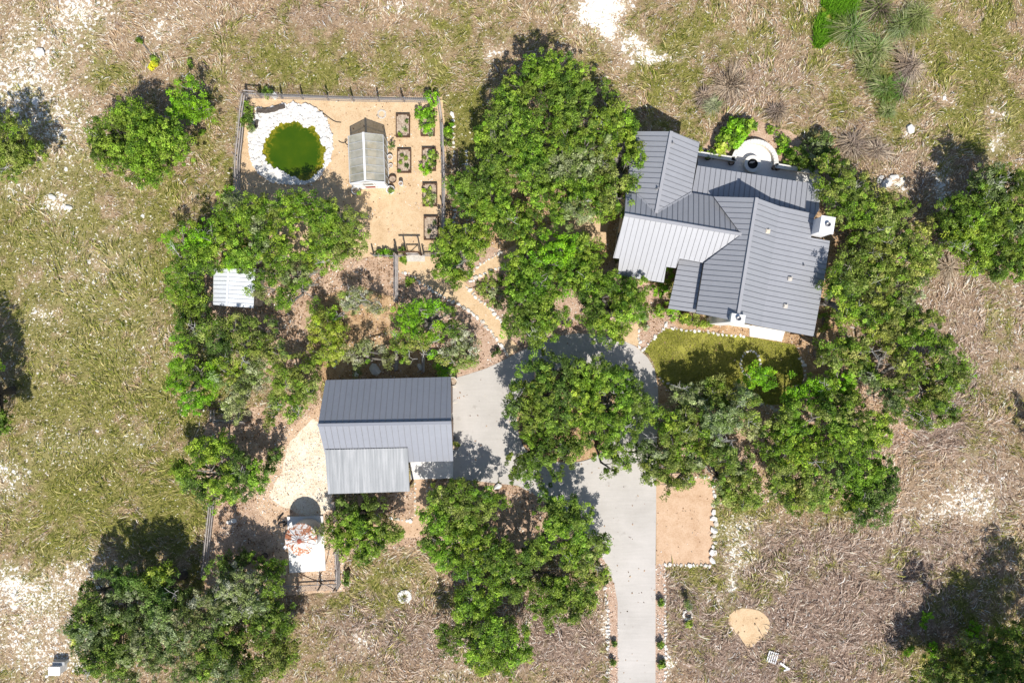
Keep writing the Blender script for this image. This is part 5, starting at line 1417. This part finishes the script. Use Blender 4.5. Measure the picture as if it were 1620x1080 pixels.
# shrubs and little trees behind the garage
tree('small_tree', 'bright yellow green small tree behind the left part of the garage', [(505,530,20),(525,545,22),(510,560,18),(540,555,16),(530,525,16),(520,570,14),(500,512,12)], 'yellow', 3.0, dead=.1, size=.085)
tree('small_tree', 'half bare sage coloured small tree in the middle of the mulch', [(550,475,14),(570,470,16),(590,480,14),(555,490,10),(600,490,10),(545,460+4,8,'olive')], 'sage', 3.0, dead=3.0, gap=.12, size=.08)
tree('small_tree', 'small olive tree at the left of the mulch circle', [(500,490,14),(515,500,14),(530,500,10,'vivid'),(495,510,10)], 'olive', 2.8, dead=1.5, size=.08)
tree('small_tree', 'silvery sage small tree right behind the garage roof', [(555,560,14),(575,550,14),(565,575,12),(600,560,14),(615,570,12),(590,570,10,'vivid'),(565,590,9)], 'sage', 2.6, dead=1.5, size=.08)
tree('small_tree', 'vivid round small tree between grey fence and garden path', [(640,500,18),(665,490,18),(690,500,16),(650,520,18),(680,520,18),(705,515,14,'oak'),(690,485,12),(710,495,12,'oak'),(720,520,12,'oak')], 'vivid', 3.6, dead=.2, size=.09)
tree('small_tree', 'greyish small tree below the vivid round one', [(640,540,18),(665,545,18),(645,560,14),(680,555,14,'vivid'),(625,530,12),(660,525,12),(690,540,12,'yellow')], 'olive', 3.2, dead=1.5, pal2='bright', size=.085)
tree('small_tree', 'grey green small tree beside the pink gravel near the driveway', [(720,550,16),(740,560,14),(725,575,14),(745,545,12),(735,530,12,'oak'),(705,565,12),(750,570,9)], 'olive', 2.8, dead=.8, pal2='sage', size=.085)
tree('small_tree', 'small vivid tree touching the upper right corner of the garage roof', [(700,580,10),(708,590,9),(720,582,8),(700,595,7,'yellow')], 'vivid', 2.4, dead=0, size=.085)
# right of the house
tree('oak_tree', 'olive oak rising along the right eave near the chimney', [(1310,290,22),(1335,300,24),(1320,320,18),(1345,330,26),(1360,305,18),(1330,270,14),(1340,350,20),(1375,340,20)], 'olive', 4.6, dead=.4, pal2='bright')
tree('oak_tree', 'oak right of the house chimney with lighter crown', [(1385,360,26),(1410,345,22),(1420,380,26),(1390,395,26),(1440,390,22),(1360,385,22),(1445,420,20),(1460,405,14),(1430,330,14)], 'olive', 4.8, dead=.8, pal2='oak')
tree('oak_tree', 'pale oak in the middle of the wood right of the house', [(1340,420,22),(1370,430,26),(1400,425,26),(1350,455,22),(1385,460,26),(1420,450,26),(1450,440,16),(1330,440,18),(1435,475,16)], 'olive', 4.8, dead=.8, pal2='pale')
tree('oak_tree', 'bright low oak at the right edge of the main roof', [(1318,435,14),(1325,460,18),(1345,485,18),(1330,500,12),(1360,495,16),(1310,445,13)], 'bright', 7.4, dead=.2, pal2='oak')
tree('oak_tree', 'oak at the right margin below the dry grass bay', [(1400,495,26),(1430,500,24),(1385,520,22),(1460,515,22),(1415,530,26),(1445,545,22),(1480,540,18),(1470,500,14)], 'olive', 5.0, dead=.6, pal2='bright')
tree('oak_tree', 'rightmost oak of the big wood bulging into the dry field', [(1490,565,24),(1510,590,22),(1480,600,26),(1515,610,18),(1490,635,24),(1460,580,24),(1470,650,24),(1500,650,18),(1455,620,24)], 'olive', 5.0, dead=.9, pal2='oak')
tree('oak_tree', 'open oak with dark limbs showing in the right wood', [(1390,565,24),(1360,555,20),(1420,575,22),(1400,600,24),(1430,620,22),(1375,590,14),(1410,650,24),(1440,660,22),(1380,630,14)], 'olive', 5.2, dead=1.2, pal2='grey', gap=.08)
tree('small_oak', 'small vivid oak in a gap just right of the lawn', [(1255,610,16),(1275,620,18),(1245,620,12),(1300,610,18),(1320,600,18),(1335,615,16),(1310,630,16)], 'bright', 3.4, dead=.2, pal2='vivid')
tree('small_oak', 'little oak below the bottom right corner of the house roof', [(1310,555,14),(1330,545,16),(1345,560,16),(1320,570,14),(1300,570,10),(1350,575,12),(1296,548,10)], 'olive', 5.2, dead=.4, pal2='bright')
tree('young_tree', 'feathery vivid young tree growing in the stone ring on the lawn', [(1195,590,16),(1210,597,14),(1185,600,14),(1215,585,9),(1200,607,12)], 'vivid', 3.0, dead=.1, size=.085)
tree('oak_tree', 'olive oak spreading over the lower left part of the lawn', [(1080,622,18),(1105,618,20),(1130,612,20),(1150,620,22),(1095,643,22),(1125,640,24),(1075,645,16),(1155,640,20),(1170,612,12)], 'olive', 3.3, dead=.8, pal2='pale', gap=.08)
tree('oak_tree', 'green oak touching the right side of the driveway loop', [(1045,665,16),(1065,670,20),(1090,670,22),(1060,690,20),(1085,695,22),(1110,680,20),(1045,650,10)], 'bright', 4.4, dead=.3, pal2='olive')
tree('oak_tree', 'pale oak crown in the middle of the wood below the lawn', [(1130,665,24),(1155,665,20),(1180,650,20),(1140,690,20),(1190,675,18),(1180,630,16)], 'pale', 5.0, dead=1.0, pal2='olive')
tree('oak_tree', 'sparse olive oak hanging over driveway and sandy pad', [(1025,720,18),(1045,735,22),(1030,750,16),(1065,740,22),(1050,765,16),(1080,755,20),(1030,700,14),(1090,730,20),(1020,735,10),(1060,715,18)], 'olive', 4.4, dead=.6, pal2='grey', gap=.08, at=(1075,735))
tree('oak_tree', 'olive oak filling the wood right above the sandy pad', [(1115,715,22),(1140,725,24),(1115,735,18),(1150,750,22),(1170,730,22),(1160,775,22),(1185,755,20),(1145,785,16),(1190,785,18),(1130,755,14),(1170,795,16)], 'olive', 4.6, dead=.5, pal2='pale')
tree('oak_tree', 'green oak in the centre of the right lower wood', [(1225,680,24),(1250,670,24),(1275,685,26),(1235,705,24),(1260,715,26),(1290,715,24),(1215,710,16),(1245,650,16),(1285,660,18)], 'bright', 5.0, dead=.4, pal2='olive')
tree('oak_tree', 'oak right of centre in the lower right wood', [(1320,660,24),(1345,670,26),(1330,695,26),(1360,700,26),(1310,640,18),(1350,640,18),(1385,690,22),(1385,665,20)], 'bright', 5.2, dead=.6, pal2='olive')
tree('oak_tree', 'oak at the lowest right corner of the big wood', [(1330,745,26),(1360,745,28),(1390,745,24),(1345,780,26),(1375,780,26),(1400,775,20),(1355,808,20),(1385,805,20),(1405,750,14)], 'bright', 4.8, dead=.3, pal2='dark')
tree('oak_tree', 'oak at the bottom edge of the wood above the dry field', [(1235,750,24),(1260,760,26),(1290,760,26),(1225,780,20),(1255,790,22),(1285,790,20),(1240,800,14),(1310,785,14)], 'olive', 4.6, dead=.3, pal2='bright')
tree('oak_tree', 'small bright oak filling the gap between roof corner and the open oak', [(1345,590,16),(1365,575,14),(1340,625,16),(1330,645,14)], 'bright', 4.0, dead=.2)
tree('oak_tree', 'oak with pale crown right of the chimney at the top of the wood', [(1300,262,12),(1318,268,14),(1365,290,14),(1385,320,16),(1400,318,14)], 'olive', 4.0, dead=.2, pal2='bright')
tree('oak_tree', 'olive oak between the right hand margin and the centre of the wood', [(1465,440,12),(1470,420,12),(1475,395,12),(1455,365,16)], 'olive', 4.2, dead=.4)
# far right
tree('oak_tree', 'vivid oak on the right side with pale twigs, left half of its group', [(1505,330,22),(1530,340,26),(1515,365,26),(1545,370,26),(1500,360,16),(1530,395,24),(1560,400,24),(1510,390,16),(1545,420,18)], 'bright', 4.8, dead=1.2, pal2='oak')
tree('oak_tree', 'oak at the right edge near the top of its group', [(1560,285,26),(1585,290,26),(1560,315,26),(1595,325,28),(1610,290,22),(1575,345,26),(1620,350,30),(1545,300,18)], 'oak', 5.4, dead=1.0, pal2='grey')
tree('oak_tree', 'oak at the right edge at the bottom of its group', [(1590,380,26),(1615,395,26),(1590,415,26),(1620,430,24),(1575,430,18),(1640,400,30)], 'oak', 4.8, dead=.8, pal2='bright')
tree('oak_tree', 'oak outside the right edge whose shadow falls on the dry grass', [(1712,720,34),(1730,690,34),(1722,750,30)], 'oak', 5.6)
tree('oak_tree', 'pale olive oak at the bottom right edge', [(1495,1045,24),(1520,1040,24),(1545,1055,24),(1510,1070,26),(1480,1060,18),(1540,1085,26),(1460,1075,18),(1530,1015,14)], 'olive', 4.2, dead=.4, pal2='pale')
tree('oak_tree', 'vivid oak in the bottom right corner', [(1570,1040,24),(1600,1030,26),(1590,1065,28),(1625,1050,30),(1560,1075,20),(1615,1000,20),(1580,1010,16),(1550,1020,12)], 'bright', 5.6, dead=.2, pal2='oak')
tree('tall_oak', 'tall oak below the bottom right corner casting the broad shadow in the field', [(1745,1093,50),(1687,1163,48),(1594,1128,24),(1582,1221,30),(1757,1175,55),(1650,1200,40)], 'oak', 9.5, lift=.8)
for a, b, r_, l in [(1438,1027,8,'tiny vivid bush alone in the bottom right shade'),(1468,972,8,'upper one of two tiny vivid bushes in the bottom right shade'),(1462,985,7,'lower one of two tiny vivid bushes in the bottom right shade'),(1540,995,12,'vivid bush in the middle of the bottom right shade'),(1475,1030,12,'dark green bush at the tip of the bottom right shade')]:
    shrub('field_bush', l, [(a, b, r_, 'vivid')], 'vivid', .6)
tree('young_tree', 'thin young tree with bare trunk in the stone ring right of the driveway', [(1086,955,7),(1090,960,5)], 'grey', 1.5, dead=0, dens=.4, size=.06)
shrub('dry_bush', 'pale brown dead bush between the two right hand oak groups', [(1475,345,9),(1485,352,8)], 'olive', .9, per=6)
clump(1478, 348, 13, 'tan dead brush between the two right hand oak groups', ['straw', 'brown'], .9, 300, 'dead_brush', 'dead brush')
clump(1495, 425, 20, 'fallen straw coloured brush below the right hand vivid oak', ['straw'], .7, 300, 'dead_brush', 'dead brush')

# ------------------------------------------------------------------ field grass (nobody could count it)
def field_grass(name, n, seed, length, width, label, jit=.45, tall=False):
    rng = np.random.default_rng(seed)
    x = -43 + 86 * rng.random(n); y = -29.5 + 59 * rng.random(n)
    g, wv, b = cover(x, y)
    wn = vnoise(x * 2.2, y * 2.2, 77)
    keep = (~masked(x, y)) & (rng.random(n) > np.clip(wv * .5 + (wn - .5) * 1.2 * (wv > .2), 0, .97))
    patch = fbm(x * .9, y * .9, 50, 3)
    keep &= (rng.random(n) < np.clip((patch - .42) * 6, 0.02, 1)) if tall else (rng.random(n) < .3 + 1.3 * patch)
    x = x[keep]; y = y[keep]; g = g[keep]; b = b[keep]; patch = patch[keep]; n = len(x)
    # combed direction field
    th = fbm(x * .16, y * .16, 21, 3) * 12.5 + fbm(x * .8, y * .8, 22, 2) * 4 + rng.normal(size=n) * jit
    L = length * (.5 + .8 * rng.random(n)) * (.8 + .5 * b)
    lay = .55 + .42 * rng.random(n)
    hz = np.sqrt(np.clip(1 - lay ** 2, .04, 1))
    d = np.stack([np.cos(th), np.sin(th)], 1)
    b0 = np.stack([x, y, np.zeros(n)], 1)
    p1 = b0 + np.stack([d[:, 0] * L * .5 * lay, d[:, 1] * L * .5 * lay, hz * L * .55], 1)
    p2 = b0 + np.stack([d[:, 0] * L * lay, d[:, 1] * L * lay, hz * L * .5], 1)
    t = np.stack([-d[:, 1], d[:, 0], np.zeros(n)], 1) * (width * (.6 + .8 * rng.random(n)))[:, None]
    v = np.stack([b0 - t * .6, b0 + t * .6, p1 + t, p1 - t, p2], 1).reshape(-1, 3)
    i = np.arange(n)[:, None] * 5
    tris = np.concatenate([i + np.array([[0, 1, 2]]), i + np.array([[0, 2, 3]]), i + np.array([[3, 2, 4]])], 0)
    dry = np.array([(.60, .43, .27), (.74, .575, .41), (.32, .215, .13), (.83, .70, .55)])[rng.integers(0, 4, n)]
    grn = np.array([(.20, .225, .038), (.32, .32, .07), (.10, .135, .018), (.54, .47, .21)])[rng.integers(0, 4, n)]
    brn = np.array([(.40, .29, .22), (.59, .465, .38), (.22, .155, .12), (.72, .60, .51)])[rng.integers(0, 4, n)]
    mixg = (rng.random(n) < g)[:, None]; mixb = (rng.random(n) < b)[:, None]
    c = np.where(mixg, grn, np.where(mixb, brn, dry)) * np.exp(.30 * rng.normal(size=(n, 1)))
    o = link(name, mesh_np(name, v, tris, vcols=np.repeat(np.clip(c, .02, .85), 5, 0)), M['blade'])
    return tag(o, label, 'grass', kind='stuff')
field_grass('field_grass', 330000, 1, .33, .017, 'short dry and green grass leaning across the open field', .85)
field_grass('tall_field_grass', 75000, 2, .8, .022, 'taller straw coloured grass stalks lying over in the open field', .35, True)

def turf(name, poly, n, seed, length, width, cols, label):
    rng = np.random.default_rng(seed)
    pl = [tuple(P(a, b)[:2]) for a, b in poly]
    x0, x1 = min(p[0] for p in pl), max(p[0] for p in pl); y0, y1 = min(p[1] for p in pl), max(p[1] for p in pl)
    x = x0 + (x1 - x0) * rng.random(n); y = y0 + (y1 - y0) * rng.random(n)
    k = inpoly(x, y, pl) & (fbm(x * 1.2, y * 1.2, 71, 3) > .34); x = x[k]; y = y[k]; n = len(x)
    th = rng.random(n) * 6.283; L = length * (.5 + rng.random(n)); lay = .3 + .6 * rng.random(n)
    b0 = np.stack([x, y, np.full(n, .02)], 1)
    tip = b0 + np.stack([np.cos(th) * L * lay, np.sin(th) * L * lay, L * np.sqrt(1 - lay ** 2)], 1)
    t = np.stack([-np.sin(th), np.cos(th), np.zeros(n)], 1) * width
    v = np.stack([b0 - t, b0 + t, tip], 1).reshape(-1, 3)
    c = np.array(cols)[rng.integers(0, len(cols), n)] * (1 + .2 * rng.normal(size=(n, 1)))
    o = link(name, mesh_np(name, v, np.arange(n * 3).reshape(-1, 3), vcols=np.repeat(np.clip(c, .02, .85), 3, 0)), M['blade'])
    return tag(o, label, 'grass', kind='stuff')
turf('lawn_grass', LAWN, 42000, 5, .10, .016, [(.26, .27, .05), (.36, .34, .10), (.18, .21, .03), (.42, .38, .16)], 'short green and yellowish grass of the small lawn in front of the house')
turf('green_grass_patch', [(1300,-30),(1360,-30),(1355,15),(1340,28),(1320,55),(1296,78),(1286,72),(1288,45),(1298,20)], 16000, 6, .5, .03, [(.17, .38, .02), (.22, .46, .03), (.12, .28, .02)], 'patch of soft vivid green grass at the top edge beside the ornamental grasses')

# fallen leaves, bark chips and loose gravel: far too many to count
def scatter(name, dens, seed, size, cols, label, cat):
    rng = np.random.default_rng(seed); n = 560000
    x = -42 + 84 * rng.random(n); y = -28.5 + 57 * rng.random(n)
    ids = topmap[np.clip(((x - MX0) / MR).astype(int), 0, MW - 1), np.clip(((y - MY0) / MR).astype(int), 0, MH - 1)]
    want = np.array([dens.get(t, 0.0) for t in TOPN])[ids] / (n / (84 * 57.0))
    cl = fbm(x * .7, y * .7, seed + 30, 3)
    k = rng.random(n) < want * np.clip((cl - .3) * 4, .1, 1.8)
    x = x[k]; y = y[k]; n = len(x)
    a = rng.random(n) * 6.283; s_ = size * (.45 + 1.1 * rng.random(n) ** 1.5)
    tx = np.stack([np.cos(a), np.sin(a), rng.normal(size=n) * .35], 1) * s_[:, None]
    ty = np.stack([-np.sin(a), np.cos(a), rng.normal(size=n) * .35], 1) * (s_ * (.4 + .4 * rng.random(n)))[:, None]
    c0 = np.stack([x, y, .035 + .02 * rng.random(n)], 1)
    v = np.stack([c0 - tx, c0 + ty, c0 + tx, c0 - ty], 1).reshape(-1, 3)
    c = np.array(cols)[rng.integers(0, len(cols), n)] * (1 + .2 * rng.normal(size=(n, 1)))
    o = link(name, mesh_np(name, v, np.arange(n * 4).reshape(-1, 4), vcols=np.repeat(np.clip(c, .02, .85), 4, 0), nper=4), M['attr'])
    return tag(o, label, cat, kind='stuff')
scatter('fallen_leaves', {'mulch_bed': 34, 'leaf_litter': 34, 'island_bed': 30, 'house_bed': 30, 'back_bed': 24, 'tank_yard': 9, 'garden_yard': 2.2, 'garden_path': 1.2, 'side_path': 2, 'south_path': 3,
    'parking_pad': 1.6, 'driveway': .8, 'lawn': 1.5, 'crushed_rock_yard': 1, 'drive_border': 10, 'dirt_patch': 1.5}, 61, .065,
    [(.28, .17, .10), (.42, .28, .18), (.15, .09, .055), (.56, .42, .29), (.34, .20, .11)], 'brown fallen leaves and bark chips on the beds and paths', 'leaves')
scatter('loose_gravel', {'mulch_bed': 16, 'leaf_litter': 12, 'island_bed': 10, 'house_bed': 12, 'tank_yard': 30, 'garden_yard': 3, 'garden_path': 1, 'crushed_rock_yard': 25, 'drive_border': 50, 'parking_pad': 1}, 62, .06,
    [(.78, .70, .60), (.66, .52, .42), (.82, .79, .74), (.58, .42, .33)], 'loose pale gravel on the beds and the yard by the water tank', 'gravel')
# broken limestone lying in the bare parts of the field
rng_ = np.random.default_rng(90); n_c = 60000
x_ = -42 + 84 * rng_.random(n_c); y_ = -29 + 58 * rng_.random(n_c)
_, w_, _ = cover(x_, y_)
k_ = (~masked(x_, y_)) & (rng_.random(n_c) < np.clip((w_ - .35) * .36, 0, .85) * (vnoise(x_ * 1.4, y_ * 1.4, 91) > .42)) | ((~masked(x_, y_)) & (rng_.random(n_c) < .0012))
m = MB()
for xx, yy in zip(x_[k_], y_[k_]):
    V, F = RV[rng_.integers(0, 5)]; s_ = .10 + .30 * rng_.random() ** 2.2; a = rng_.random() * 6.28; ca, sa = math.cos(a) * s_, math.sin(a) * s_
    m.add([(xx + px_ * ca - py_ * sa, yy + px_ * sa + py_ * ca, .02 + zz * s_ * .5) for px_, py_, zz in V], F)
print('limestone chips', int(k_.sum()))
tag(m.build('limestone_fragments', M['lime']), 'white limestone fragments strewn over the bare parts of the field', 'rocks', kind='stuff')
